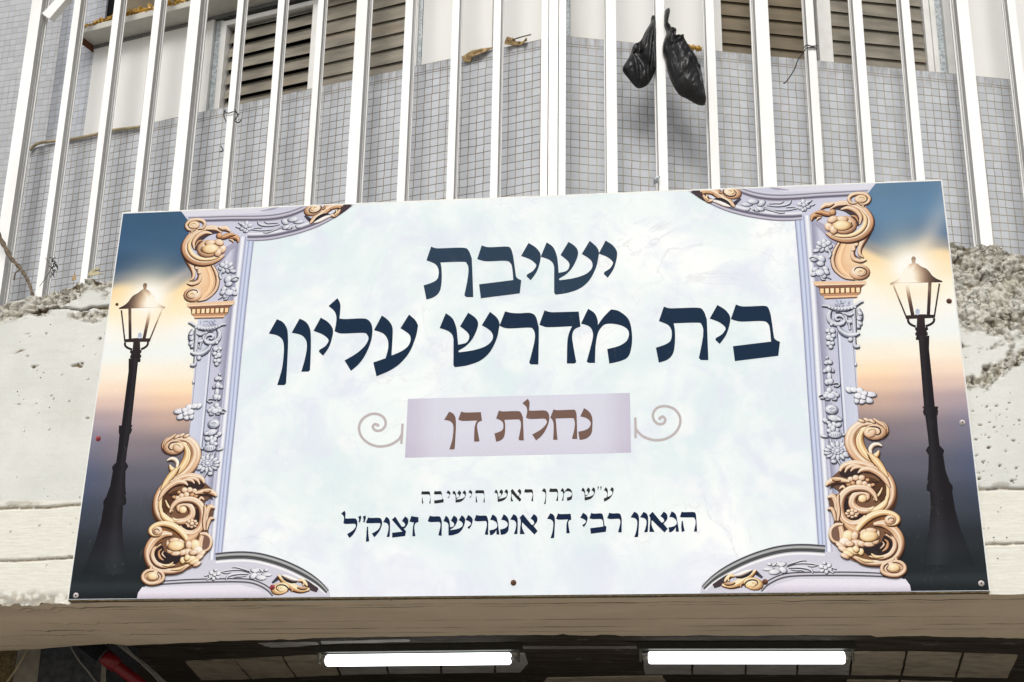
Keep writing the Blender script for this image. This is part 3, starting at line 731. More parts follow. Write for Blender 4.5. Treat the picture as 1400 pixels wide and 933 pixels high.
for xa, xb, y, dp in ((828.6, 843.2, 100, .9), (898, 910.3, 100, 1.25), (967.5, 979.3, 100, 1.25), (1036.5, 1054.8, 100, 1.2), (1106.5, 1117.6, 95, 1.3), (1172.5, 1185, 95, 1.3), (1240, 1251.5, 95, 1.3), (1317, 1333.3, 95, 1.2), (1387.5, 1399, 95, 1.3),
                      (1458, 1470, 95, 1.3), (1527, 1539, 95, 1.3)):
    bar(WR, xa, xb, y, depth=dp, name='post' if xb - xa > 15.5 else 'bar')
WC = Wall(-3, CR + np.array((0, -.02, 0)))
for xa, xb, o in ((739.6, 749.3, 0), (750.3, 763.0, .012), (764.0, 773.8, 0)):
    ta = WC.tz(xa, 100)[0]; tb = WC.tz(xb, 100)[0]; m = MB(); WC.box(m, ta, tb, 4.0, ZR, -.09, o); m.build('corner_post', M['white_metal'], rail, bevel=.003)
# slanting brace at the left end
m = MB(); q = [(61, 24), (66, 26.5), (110, -26), (103, -26)]
q = [(57, 19), (67, 26), (112, -26), (100, -26)]
m.prism([WL.px(x, y, -.015) for x, y in q], [WL.px(x, y, -.015) - WL.n * .05 for x, y in q]); m.build('brace', M['white_metal'], rail, bevel=.003)

# ------------------------------------------------------------------ small things on the facade
def cab(W, pts, r, name, label, cat, mat, off):
    m = MB(); m.tube(crom([W.px(x, y, off) for x, y in pts], 7), r, 8); return tag(m.build(name, M[mat], None, True), label, cat)
cab(WL, [(41, 206), (47, 199), (58, 195), (74, 193), (92, 191), (112, 188), (130, 184), (150, 179), (172, 176), (190, 174)], .011, 'hose', 'beige hose lying along the top of the tiled parapet at far left', 'hose', 'hose', TO + .02)
# branch and weed on the beam at left
m = MB(); pts = crom([WL.px(x, y, .10) for x, y in ((-40, 268), (-10, 308), (4, 333), (14, 352), (27, 366), (37, 382), (43, 397), (46, 412))], 6)
m.tube(pts, list(np.linspace(.017, .008, len(pts)) * (1 + .25 * np.sin(np.arange(len(pts)) * 1.7))), 9)
m.tube(crom([WL.px(x, y, .10) for x, y in ((6, 337), (14, 346), (13, 353))], 4), .006, 6); m.tube(crom([WL.px(x, y, .10) for x, y in ((28, 368), (21, 374), (19, 383))], 4), .004, 6)
tag(m.build('dry_branch', M['bark'], None, True), 'bare brown branch leaning on the broken edge of the beam at far left', 'branch')
m = MB()
for k in range(14):
    c = np.array((random.gauss(72, 2.2), random.gauss(363, 6)))
    e = c + np.array((random.uniform(-5, 7), random.uniform(-8, 10)))
    m.tube(crom([WL.px(*c, .03), WL.px(*((c + e) / 2 + (random.uniform(-2, 2), -2)), .045), WL.px(*e, .03)], 3), [.004, .004, .003, .002, .002, .0015, .001][:7] if False else .0028, 5)
for q in ([(62, 353), (72, 366), (74, 380)], [(76, 358), (64, 378), (54, 392)]): m.tube(crom([WL.px(*p, .035) for p in q], 5), .002, 5)
tag(m.build('dead_weed', M['wire']), 'small blackened dead weed caught between two bars above the left end of the beam', 'weed')
def leafpatch(W, out, off, th, mat, name, label, cat, curl=.03, seed=0):
    """crumpled flake: outline filled on a grid, folded by noise"""
    P = np.array(out, float); c = P.mean(0); vs = []; fs = []
    K = 5; n = len(P)
    for k in range(K + 1):
        s = k / K
        for p in P:
            q = c + (p - c) * s; h = (vnoise(q[0] * .22 + seed, q[1] * .22) - .5) * 2 * curl * (.3 + s)
            vs.append(W.px(q[0], q[1], off) + W.n * h)
    for k in range(K):
        for i in range(n):
            j = (i + 1) % n; fs.append((k * n + i, k * n + j, (k + 1) * n + j, (k + 1) * n + i))
    o = meshobj(name, vs, fs, M[mat], None, True); sm = o.modifiers.new('thickness', 'SOLIDIFY'); sm.thickness = th
    return tag(o, label, cat)
leafpatch(WL, [(634, 77), (646, 70), (660, 66), (673, 63), (672, 66), (655, 77), (646, 79), (642, 84), (636, 85), (633, 81)], TO + .02, .003, 'dead_leaf', 'dead_leaf', 'pale curled leaf on the parapet top, farther from the corner post', 'leaf', .02, 3)
leafpatch(WL, [(691, 58), (696, 54), (701, 51), (706, 57), (714, 57), (722, 54), (721, 58), (713, 61), (703, 62), (692, 63)], TO + .02, .003, 'dead_leaf', 'dead_leaf', 'dark and gold crumpled leaf on the parapet top beside the corner post', 'leaf', .03, 8)
cab(WL, [(700, 55), (712, 51), (726, 47.5)], .004, 'twig', 'thin straight twig sticking up from the parapet beside the corner post', 'twig', 'bark', TO + .03)
m = MB(); m.tube(crom([WR.px(x, y, TO + .06) for x, y in ((932, 62), (942, 65), (950, 65.5), (959, 67.5))], 4), [.016 + .006 * math.sin(i * 2.1) for i in range(13)], 9)
tag(m.build('crumpled_foil', M['gold_tape'], None, True), 'gold and brown crumpled wrapper lying on the parapet behind the larger black bag', 'wrapper')
leafpatch(WR, [(893, 246), (898, 241), (902, 242), (901, 249), (895, 251)], .02, .004, 'galvanised', 'grey_flake', 'tiny grey flake stuck to a bar just above the sign below the black bags', 'flake', .02, 5)
leafpatch(WL, [(119, 377), (124, 369), (131, 363), (133, 366), (128, 371), (137, 372), (132, 378), (124, 380)], .22, .003, 'pale_straw', 'dry_tuft', 'pale dry tuft at the foot of a bar left of the sign', 'tuft', .03, 9)
leafpatch(WL, [(98, 384), (99, 377), (103, 374), (105, 383)], .10, .003, 'dead_leaf', 'dead_leaf', 'small upright brown leaf on the beam edge left of the pale tuft', 'leaf', .01, 2)
# wire ties
def tie(W, loops, label):
    m = MB()
    for pts, off in loops: m.tube(crom([W.px(x, y, off) for x, y in pts], 5), .0036, 6)
    return tag(m.build('wire_tie', M['wire']), label, 'wire')
tie(WR, [([(1099, 66), (1103, 62), (1110, 63.5), (1118, 62.5)], .012), ([(1103, 66), (1110, 65), (1117, 66)], .010), ([(1102, 66), (1097, 74), (1091, 82), (1087, 93), (1080, 105), (1074, 113), (1071, 114)], .02)], 'dark twisted wire tied round a bar in front of the brown shutter, its tail hanging')
tie(WL, [([(306, 152), (312, 155), (320, 153), (327, 157)], .012), ([(308, 150), (306, 158), (309, 166)], .012), ([(321, 150), (325, 158), (321, 165), (326, 168), (330, 164)], .012)], 'thin wire wound round a bar below the tilted open shutter')
tie(WL, [([(302, 200), (305, 206), (301, 208)], .012)], 'tiny curl of wire on a bar edge low below the tilted open shutter')

# ------------------------------------------------------------------ black bags
def bag(out, W, off, thick, seed, label, folds, N_=84):
    P = crom(out, 4, True); mn = P.min(0); mx = P.max(0); n = len(P)
    xs = np.linspace(mn[0], mx[0], N_); st = xs[1] - xs[0]; ys = np.arange(mn[1], mx[1] + st, st)
    GX, GY = np.meshgrid(xs, ys)
    ins = np.zeros(GX.shape, bool); d = np.full(GX.shape, 1e9)
    for i in range(n):
        (ax, ay), (bx, by) = P[i], P[(i + 1) % n]
        cond = ((ay > GY) != (by > GY)); xx = (bx - ax) * (GY - ay) / (by - ay + 1e-12) + ax
        ins ^= cond & (GX < xx)
        L2 = (bx - ax) ** 2 + (by - ay) ** 2 + 1e-12; t = np.clip(((GX - ax) * (bx - ax) + (GY - ay) * (by - ay)) / L2, 0, 1)
        d = np.minimum(d, np.hypot(GX - ax - t * (bx - ax), GY - ay - t * (by - ay)))
    R_ = d[ins].max()
    h = np.sqrt(np.clip(d / R_, 0, 1) * (2 - np.clip(d / R_, 0, 1)))
    fx = np.zeros_like(GX)
    for ax, ay, bx, by, wd, am in folds:
        L2 = (bx - ax) ** 2 + (by - ay) ** 2; t = np.clip(((GX - ax) * (bx - ax) + (GY - ay) * (by - ay)) / L2, 0, 1)
        dd_ = np.hypot(GX - ax - t * (bx - ax), GY - ay - t * (by - ay)); fx += am * np.exp(-(dd_ / wd) ** 2)
    wr = (fbm(GX * .055 + seed, GY * .035, seed, 4) - .5) * .9 + (fbm(GX * .17 + GY * .06 + seed, GY * .09, seed + 2, 3) - .5) * .38
    rid = 1 - np.abs(fbm(GX * .08 + GY * .05, GY * .05 - GX * .02, seed + 5, 3) - .5) * 4
    hh = thick * h * (1 + .45 * wr + .10 * rid) + fx * np.clip(d / 5, 0, 1)
    idx = -np.ones(GX.shape, int); vs = []; 
    for (i, j) in zip(*np.where(ins)): idx[i, j] = len(vs); vs.append(W.px(GX[i, j], GY[i, j], off) + W.n * hh[i, j])
    nf = len(vs); fs = []
    vb = [W.px(GX[i, j], GY[i, j], off) - W.n * hh[i, j] * .5 for (i, j) in zip(*np.where(ins))]
    H_, W_ = GX.shape; edge = {}
    for i in range(H_ - 1):
        for j in range(W_ - 1):
            a, b, c, e = idx[i, j], idx[i, j + 1], idx[i + 1, j + 1], idx[i + 1, j]
            ring = [q for q in (a, b, c, e) if q >= 0]
            if len(ring) >= 3:
                fs.append(tuple(ring)); fs.append(tuple(q + nf for q in reversed(ring)))
                for u_, v_ in zip(ring, ring[1:] + ring[:1]):
                    kk = (min(u_, v_), max(u_, v_)); edge[kk] = edge.get(kk, 0) + 1
    for (u_, v_), c in edge.items():
        if c == 1: fs.append((u_, v_, v_ + nf, u_ + nf))
    o = meshobj('plastic_bag', vs + vb, fs, M['bag'], None, True)
    bm = bmesh.new(); bm.from_mesh(o.data); bmesh.ops.recalc_face_normals(bm, faces=bm.faces); bm.to_mesh(o.data); bm.free()
    sm = o.modifiers.new('smooth', 'SMOOTH'); sm.iterations = 2; sm.factor = .5
    return tag(o, label, 'plastic bag', 'black bags tied to the bars')
Z = lambda pts: [(830 + x / 5.829, y / 5.829) for x, y in pts]
zf = lambda fs: [(830 + a / 5.829, b / 5.829, 830 + c / 5.829, d / 5.829, w_ / 5.829, am) for a, b, c, d, w_, am in fs]
bag(Z([(352, 135), (372, 130), (386, 165), (392, 300), (388, 470), (384, 560), (352, 640), (312, 688), (250, 706), (205, 672), (165, 622), (120, 553), (160, 480), (188, 425), (210, 360), (262, 330), (300, 258), (332, 205), (345, 180)]), WR, -.045, .055, 1.3,
    'smaller grey black plastic bag hanging crumpled left of a bar', zf([(345, 180, 300, 640, 16, .03), (350, 200, 360, 560, 14, .025), (250, 340, 260, 440, 20, -.03), (220, 440, 300, 560, 30, -.035), (190, 450, 235, 690, 14, .02), (330, 220, 265, 420, 12, .02)]))
bag(Z([(460, 85), (500, 98), (490, 150), (488, 205), (530, 228), (552, 248), (547, 285), (592, 320), (628, 365), (660, 420), (700, 475), (726, 540), (752, 605), (770, 715), (786, 830), (730, 838), (640, 790), (572, 752), (512, 655), (474, 545), (462, 470), (438, 400), (452, 320), (470, 262), (454, 200)]), WR, .02, .065, 6.1,
    'larger shiny black plastic bag hanging full from the right side of a bar', zf([(475, 100, 490, 380, 14, .025), (550, 330, 720, 560, 18, .03), (720, 560, 775, 800, 14, .025), (500, 220, 520, 340, 14, -.03), (560, 420, 640, 700, 60, .02), (530, 380, 600, 330, 12, .025)]))
# ================================================================== the printed sign
SB = tuple(sp(2.1, 0, 0))
sign = thing('sign_board', SB, 'long printed sign with Hebrew lettering on pale marble between two printed street lamps', 'sign')
INK = .745                                 # reflectance of the print's white
m = MB(); m.box(sp(0, 0, -.006), SH * SW, SN * .006, SV * SHT); m.build('panel', M['marble'], sign)
m = MB(); m.box(sp(-.004, -.002, -.030), SH * .003, SN * .0285, SV * (SHT + .004)); m.box(sp(-.004, SHT + .0005, -.030), SH * (SW + .008), SN * .0300, SV * .005)
m.box(sp(SW + .001, -.002, -.030), SH * .003, SN * .0285, SV * (SHT + .004)); m.build('edge_frame', M['board_edge'], sign)
LAY = [0.0003]
def nextlay(d=.000011): LAY[0] += d; return LAY[0]

class Print:
    """one printed motif; every stroke lies a hair above the one before"""
    def __init__(s, mirror=False, base=.0006): LAY[0] = base; s.v = []; s.f = []; s.c = []; s.mir = mirror
    def pos(s, P, lay):
        out = []
        for x, y in P:
            u, v = suv(x, y); u = min(max(u, .002), SW - .002); v = min(max(v, .002), SHT - .002)
            if s.mir: u = SW - u
            out.append(sp(u, v, lay))
        return out
    def add(s, P, F_, C, lay=None):
        lay = nextlay() if lay is None else lay
        b = len(s.v); s.v += s.pos(P, lay); s.c += [tuple(c) for c in C]; s.f += [tuple(b + i for i in q) for q in F_]
    def poly(s, P, col):
        P = [tuple(p) for p in P]; tr_ = tessellate_polygon([[Vector((x, y, 0)) for x, y in P]])
        s.add(P, tr_, [col(x, y) if callable(col) else col for x, y in P])
    def grid(s, x0, x1, y0, y1, nx, ny, col, left=None, right=None):
        P = []; F_ = []
        for j in range(ny + 1):
            y = y0 + (y1 - y0) * j / ny; a = left(y) if left else x0; b = right(y) if right else x1
            for i in range(nx + 1): P.append((a + (b - a) * i / nx, y))
        for j in range(ny):
            for i in range(nx):
                q = j * (nx + 1) + i; F_.append((q, q + 1, q + nx + 2, q + nx + 1))
        s.add(P, F_, [col(x, y) for x, y in P])
    def stroke(s, pts, wd, pal, step=5, out=.9, flat=False, prof=None):
        """ribbon of varying width, shaded across like carved relief in the printed artwork"""
        n = len(pts); wd = list(wd) if hasattr(wd, '__len__') else [wd] * n
        Q = crom([(p[0], p[1], w_) for p, w_ in zip(pts, wd)], step); c = Q[:, :2]; hw = np.maximum(Q[:, 2] * (.90 if (out and not flat and prof is None and not callable(pal)) else 1), .15) / 2
        t = np.gradient(c, axis=0); t /= np.linalg.norm(t, axis=1)[:, None] + 1e-9; nn = np.stack([-t[:, 1], t[:, 0]], 1)
        def rib(K, hw_, cf):
            P = []; C = []; F_ = []
            for i in range(len(c)):
                for k in range(K):
                    sg = -1 + 2 * k / (K - 1); P.append(tuple(c[i] + nn[i] * hw_[i] * sg)); C.append(cf(i, sg))
            for i in range(len(c) - 1):
                for k in range(K - 1):
                    q = i * K + k; F_.append((q, q + 1, q + K + 1, q + K))
            s.add(P, F_, C)
        if callable(pal): rib(2, hw, lambda i, sg: pal(*(c[i] + nn[i] * hw[i] * sg))); return
        if flat: rib(2, hw, lambda i, sg: pal); return
        if prof is not None: rib(len(prof), hw, lambda i, sg: prof[int(round((sg + 1) / 2 * (len(prof) - 1)))]); return
        if out:
            c0 = c; c = c0 + np.array((.42, .62)) * out; dk_ = np.array(pal[0]) * .72; rib(2, hw + out * .45, lambda i, sg: dk_); c = c0
        def cf(i, sg):
            ld = nn[i] @ np.array((-.55, -.83)); z = .76 + .58 * sg * ld - .66 * abs(sg) ** 3
            if hw[i] > 3.0: z += .20 * math.cos(sg * math.pi * 2.6 + .8) * (1 - sg * sg)
            return ramp3(pal, z)
        rib(11 if hw.max() > 3.0 else 6, hw, cf)
    def blob(s, x, y, rx, ry, pal, rot=0.0, out=.8, n=14):
        ca, sa = math.cos(math.radians(rot)), math.sin(math.radians(rot))
        def ring(k): return [(x + ca * (rx * k) * math.cos(t) - sa * (ry * k) * math.sin(t), y + sa * (rx * k) * math.cos(t) + ca * (ry * k) * math.sin(t)) for t in np.arange(n) * 2 * math.pi / n]
        if out:
            kx = 1 + .5 * out / max(rx, .5); ky = 1 + .5 * out / max(ry, .5)
            P = [(x + .40 * out + ca * rx * kx * math.cos(t) - sa * ry * ky * math.sin(t), y + .62 * out + sa * rx * kx * math.cos(t) + ca * ry * ky * math.sin(t)) for t in np.arange(n) * 2 * math.pi / n]
            s.add(P, [tuple(range(n))], [tuple(np.array(pal[0]) * .8)] * n)
        P = [(x, y)]; C = [ramp3(pal, .80)]; F_ = []
        for k in (.55, .85, 1.0):
            for q in ring(k):
                P.append(q); d = np.array(q) - (x, y); ld = (d @ np.array((-.55, -.83))) / max(rx, ry); C.append(ramp3(pal, .90 - .52 * k ** 3 + .38 * ld))
        for i in range(n):
            j = (i + 1) % n; F_.append((0, 1 + i, 1 + j))
            for k in (0, 1): F_.append((1 + k * n + i, 1 + (k + 1) * n + i, 1 + (k + 1) * n + j, 1 + k * n + j))
        s.add(P, F_, C)
    def flower(s, x, y, r, pal, n=6, asp=.75, rot=0, core=True):
        for k in range(n):
            t = math.radians(rot) + 2 * math.pi * k / n
            s.blob(x + r * .62 * math.cos(t), y + r * .62 * asp * math.sin(t), r * .42, r * .30, pal, math.degrees(math.atan2(asp * math.sin(t), math.cos(t))), .7, 10)
        if core: s.blob(x, y, r * .30, r * .26, pal, 0, .6, 8)
    def build(s, name, parent=None):
        o = meshobj(name, s.v, s.f, M['print'], parent or sign, cols=np.clip(s2l(np.array(s.c)) * INK, 0.004, .95))
        return o
def ramp3(pal, z):
    z = min(max(z, 0), 1); a, b, c = [np.array(q, float) for q in pal]
    return a + (b - a) * (z / .5) if z < .5 else b + (c - b) * ((z - .5) / .5)
GOLD = ((76, 44, 32), (216, 168, 128), (255, 244, 224))
GOLDY = ((88, 52, 30), (236, 192, 134), (255, 250, 220))
GOLDD = ((52, 32, 26), (168, 114, 78), (240, 200, 156))
STONE = ((62, 64, 80), (178, 182, 198), (246, 248, 253))
STONEL = ((120, 124, 148), (204, 208, 224), (244, 246, 252))
def ZZ(ox, oy, sc): return lambda pts: [(ox + p[0] / sc, oy + p[1] / sc) for p in pts]

# ---- dusk sky behind each lamp
def lerpc(stops, t):
    for (a, ca), (b, cb) in zip(stops[:-1], stops[1:]):
        if t <= b: k = min(max((t - a) / (b - a), 0), 1); k = k * k * (3 - 2 * k); return np.array(ca, float) * (1 - k) + np.array(cb, float) * k
    return np.array(stops[-1][1], float)
DUSK = [(0, (100, 132, 160)), (.08, (96, 134, 168)), (.155, (78, 112, 150)), (.185, (128, 132, 142)), (.212, (255, 222, 172)), (.25, (255, 240, 206)), (.285, (255, 251, 238)), (.33, (252, 253, 250)), (.39, (244, 250, 248)), (.445, (255, 246, 228)), (.485, (250, 226, 204)), (.52, (228, 200, 186)),
        (.56, (188, 166, 166)), (.63, (136, 126, 134)), (.716, (98, 98, 112)), (.805, (68, 72, 82)), (.895, (40, 45, 50)), (.955, (34, 40, 44)), (.97, (44, 50, 54)), (1.0, (26, 32, 35))]
DUSKL = [(0, (62, 94, 124)), (.10, (60, 94, 128)), (.17, (50, 80, 114)), (.200, (92, 106, 128)), (.235, (255, 222, 168)), (.275, (255, 240, 204)), (.31, (255, 251, 238))] + DUSK[7:]
fx_r, fy_r = suv(1246, 379)[0] / SW, 1 - suv(1246, 379)[1] / SHT
def duskcol(flip):
    tbl = DUSKL if flip else DUSK
    def c(x, y):
        u, v = suv(x, y); t = 1 - v / SHT; un = (u / SW) if not flip else 1 - u / SW     # un: true position across the sign
        if flip: ex = (un - .092) / .07 if False else (suv(x, y)[0] / SW - .905) / .07
        dx = u / SW - .958                                    # distance from the lamp axis
        tt = t + .9 * dx * dx * (1 if t < .3 else 0) * 6 * smooth(.3, .2, t) + (.012 * math.sin(dx * 70) if t < .28 else 0)
        base = lerpc(tbl, tt)
        base = base + (vnoise(np.array(u * 6), np.array(v * 14)) - .5) * 6
        # blue cast to the outside lower down, warm beside the column
        if t > .45: base = base + np.array((-12, -3, 8)) * smooth(-.005, .05, dx) * smooth(.5, .6, t) * smooth(.9, .7, t) + np.array((16, 8, -6)) * smooth(.0, -.05, dx) * smooth(.44, .5, t) * smooth(.64, .56, t)
        # pale ray rising from the flare
        fx, fy = (.955, .232) if not flip else (.953, .245)
        sgn = 1 if not flip else -1
        ax, ay = (u / SW - fx) * SW / SHT * sgn, fy - t
        al = (ax * .50 + ay * .86); pe = abs(ax * .86 - ay * .50)
        if flip: al = ax * .80 + ay * .60; pe = abs(ax * .60 - ay * .80)
        if al > 0: base = base + (np.array((250, 230, 216)) - base) * .80 * math.exp(-(pe / (.012 + .09 * al)) ** 2) * math.exp(-al / .15)
        g = math.exp(-((u / SW - fx) ** 2 * 4.2 + (t - fy) ** 2) / .0075); base = base + (np.array((255, 236, 192)) - base) * min(1, g) * .85; g2 = math.exp(-((u / SW - fx) ** 2 * 4.2 + (t - fy) ** 2) / .0022); base = base + (np.array((255, 254, 248)) - base) * min(1, 1.4 * g2)
        return np.clip(base, 0, 255)
    return c
edgeR = lambda y: 1287 + (y - 247) * (66 / 561.) - .35
def leftlim(y): return np.interp(y, [240, 380, 560, 650, 760, 812], [1150, 1148, 1160, 1165, 1180, 1195])
for mir in (False, True):
    p = Print(mir, .0003); p.grid(0, 0, 247, 813.5, 30, 150, duskcol(mir), leftlim, edgeR); p.build('printed_dusk_sky')

# ---- printed street lamp
def lamp(mir):
    p = Print(mir, .0004); z7 = ZZ(1200, 330, 6.664); z8 = ZZ(1190, 440, 2.488)
    fl = (1240, 380) if not mir else (1238, 384); dusk = duskcol(mir)
    def metal(x, y):
        d = math.hypot(x - fl[0], (y - fl[1]) * .9); th = math.atan2(y - fl[1], x - fl[0]); star = max(0, math.cos(3 * (th - .5))) ** 10 + .7 * max(0, math.cos(2 * (th + 1.05))) ** 24; k = min(.97, .97 * math.exp(-(d / 27.) ** 2) + .55 * star * math.exp(-d / 20.))
        t = smooth(690, 775, y); dk = np.array((30, 27, 32)) * (1 - t) + (dusk(x, y) if t > 0 else 0) * t
        dk = dk + np.array((26, 14, 10)) * smooth(110, 10, d)
        a = dk * (1 - k) + np.array((255, 204, 150)) * k
        k2 = min(1, 1.25 * math.exp(-(d / 17.) ** 2) + .6 * star * math.exp(-d / 18.)); return np.clip(a * (1 - k2) + np.array((255, 250, 236)) * k2, 0, 255)
    dy = 0
    Z = lambda q: [(x, y + dy) for x, y in z7(q)]
    roof = crom(Z([(303, 205), (350, 205), (395, 236), (440, 256), (470, 285), (495, 318), (540, 350), (590, 368)]), 5).tolist() + Z([(585, 386), (530, 384), (470, 376), (350, 366), (230, 380), (150, 400), (115, 405), (112, 388)]) + crom(Z([(112, 388), (160, 366), (205, 330), (228, 280), (262, 240), (303, 205)]), 5).tolist()[1:-1]
    # roof as horizontal slices so the glow grades smoothly
    R_ = np.array(roof); ys = np.linspace(R_[:, 1].min() + .05, R_[:, 1].max() - .05, 26); P = []; F_ = []; nx = 14; rows = 0
    for y in ys:
        xs = []
        for a, b in zip(R_, np.roll(R_, -1, 0)):
            if (a[1] <= y) != (b[1] <= y): xs.append(a[0] + (b[0] - a[0]) * (y - a[1]) / (b[1] - a[1]))
        xs = sorted(xs); 
        for i in range(nx + 1): P.append((xs[0] + (xs[-1] - xs[0]) * i / nx, y))
        rows += 1
    for j in range(rows - 1):
        for i in range(nx): q = j * (nx + 1) + i; F_.append((q, q + 1, q + nx + 2, q + nx + 1))
    p.add(P, F_, [metal(x, y) for x, y in P])
    p.blob(*Z([(325, 168)])[0], 3.2, 3.6, (metal(1249, 355),) * 3, 0, 0); p.blob(*Z([(325, 190)])[0], 2.6, 2.8, (metal(1249, 358),) * 3, 0, 0)
    for a, b, w_ in (((140, 405), (256, 690), 2.2), ((561, 392), (515, 690), 2.3)): q = Z([a, b]); p.stroke([q[0], ((q[0][0] + q[1][0]) / 2, (q[0][1] + q[1][1]) / 2), q[1]], w_, metal, 8)
    for a, b, w_ in (((262, 395), (318, 685), 4.9), ((474, 378), (460, 685), 4.6)):
        q = Z([a, b]); p.stroke([(q[0][0] + (q[1][0] - q[0][0]) * k / 8, q[0][1] + (q[1][1] - q[0][1]) * k / 8) for k in range(9)], w_, metal, 3)
    p.poly(Z([(246, 682), (340, 678), (345, 672), (438, 672), (445, 676), (524, 676), (520, 706), (256, 716)]), metal)
    p.blob(*Z([(362, 650)])[0], 3.2, 4.4, ((214, 222, 236), (196, 206, 226), (176, 186, 210)), 0, 0)
    p.stroke(Z([(276, 712), (278, 740), (300, 765), (345, 785)]), 3.3, metal); p.stroke(Z([(512, 708), (510, 735), (486, 760), (435, 782)]), 3.3, metal)
    p.poly(Z([(358, 700), (426, 698), (432, 790), (352, 792)]), metal)
    for y, hw in ((805, 62), (828, 52), (852, 60), (872, 50), (893, 55)): p.poly(Z([(400 - hw, y - 14), (400 + hw - 6, y - 16), (402 + hw - 6, y + 12), (402 - hw, y + 14)]), metal)
    def post(a, b):
        k = 10; P = []; F_ = []
        for i in range(k + 1):
            t = i / k; xl = a[0] + (b[0] - a[0]) * t; xr = a[1] + (b[1] - a[1]) * t; y = a[2] + (b[2] - a[2]) * t
            P += [(xl, y), (xl + (xr - xl) * .3, y), (xl + (xr - xl) * .6, y), (xr, y)]
        for i in range(k):
            for q in range(3): F_.append((i * 4 + q, i * 4 + q + 1, i * 4 + q + 5, i * 4 + q + 4))
        C = []
        for i, (x, y) in enumerate(P): C.append(np.clip(metal(x, y) + (12 if i % 4 == 1 else 0) - (4 if i % 4 == 3 else 0), 0, 255))
        p.add(P, F_, C)
    seg = [(162, 200, 50), (166, 199, 95), (176, 212, 220), (182, 219, 292)]
    seg2 = [(176, 230, 291), (181, 229, 300), (178, 230, 309), (183, 228, 322)]
    seg3 = [(186, 226, 322), (194, 230, 380), (199, 236, 428)]
    seg4 = [(196, 238, 426), (188, 251, 440), (196, 248, 454)]
    seg5 = [(198, 247, 454), (197, 256, 510), (193, 268, 543)]
    seg6 = [(197, 266, 543), (191, 280, 562), (192, 280, 577), (203, 277, 582)]
    seg7 = [(203, 278, 580), (205, 288, 640), (200, 305, 705), (184, 340, 790), (170, 356, 830)]
    for sg in (seg, seg2, seg3, seg4, seg5, seg6, seg7):
        for a, b in zip(sg[:-1], sg[1:]):
            c = lambda q: (1190 + q[0] / 2.488, 1190 + q[1] / 2.488, 440 + q[2] / 2.488)
            post(c(a), c(b))
    return p.build('printed_street_lamp')
lamp(False); lamp(True)

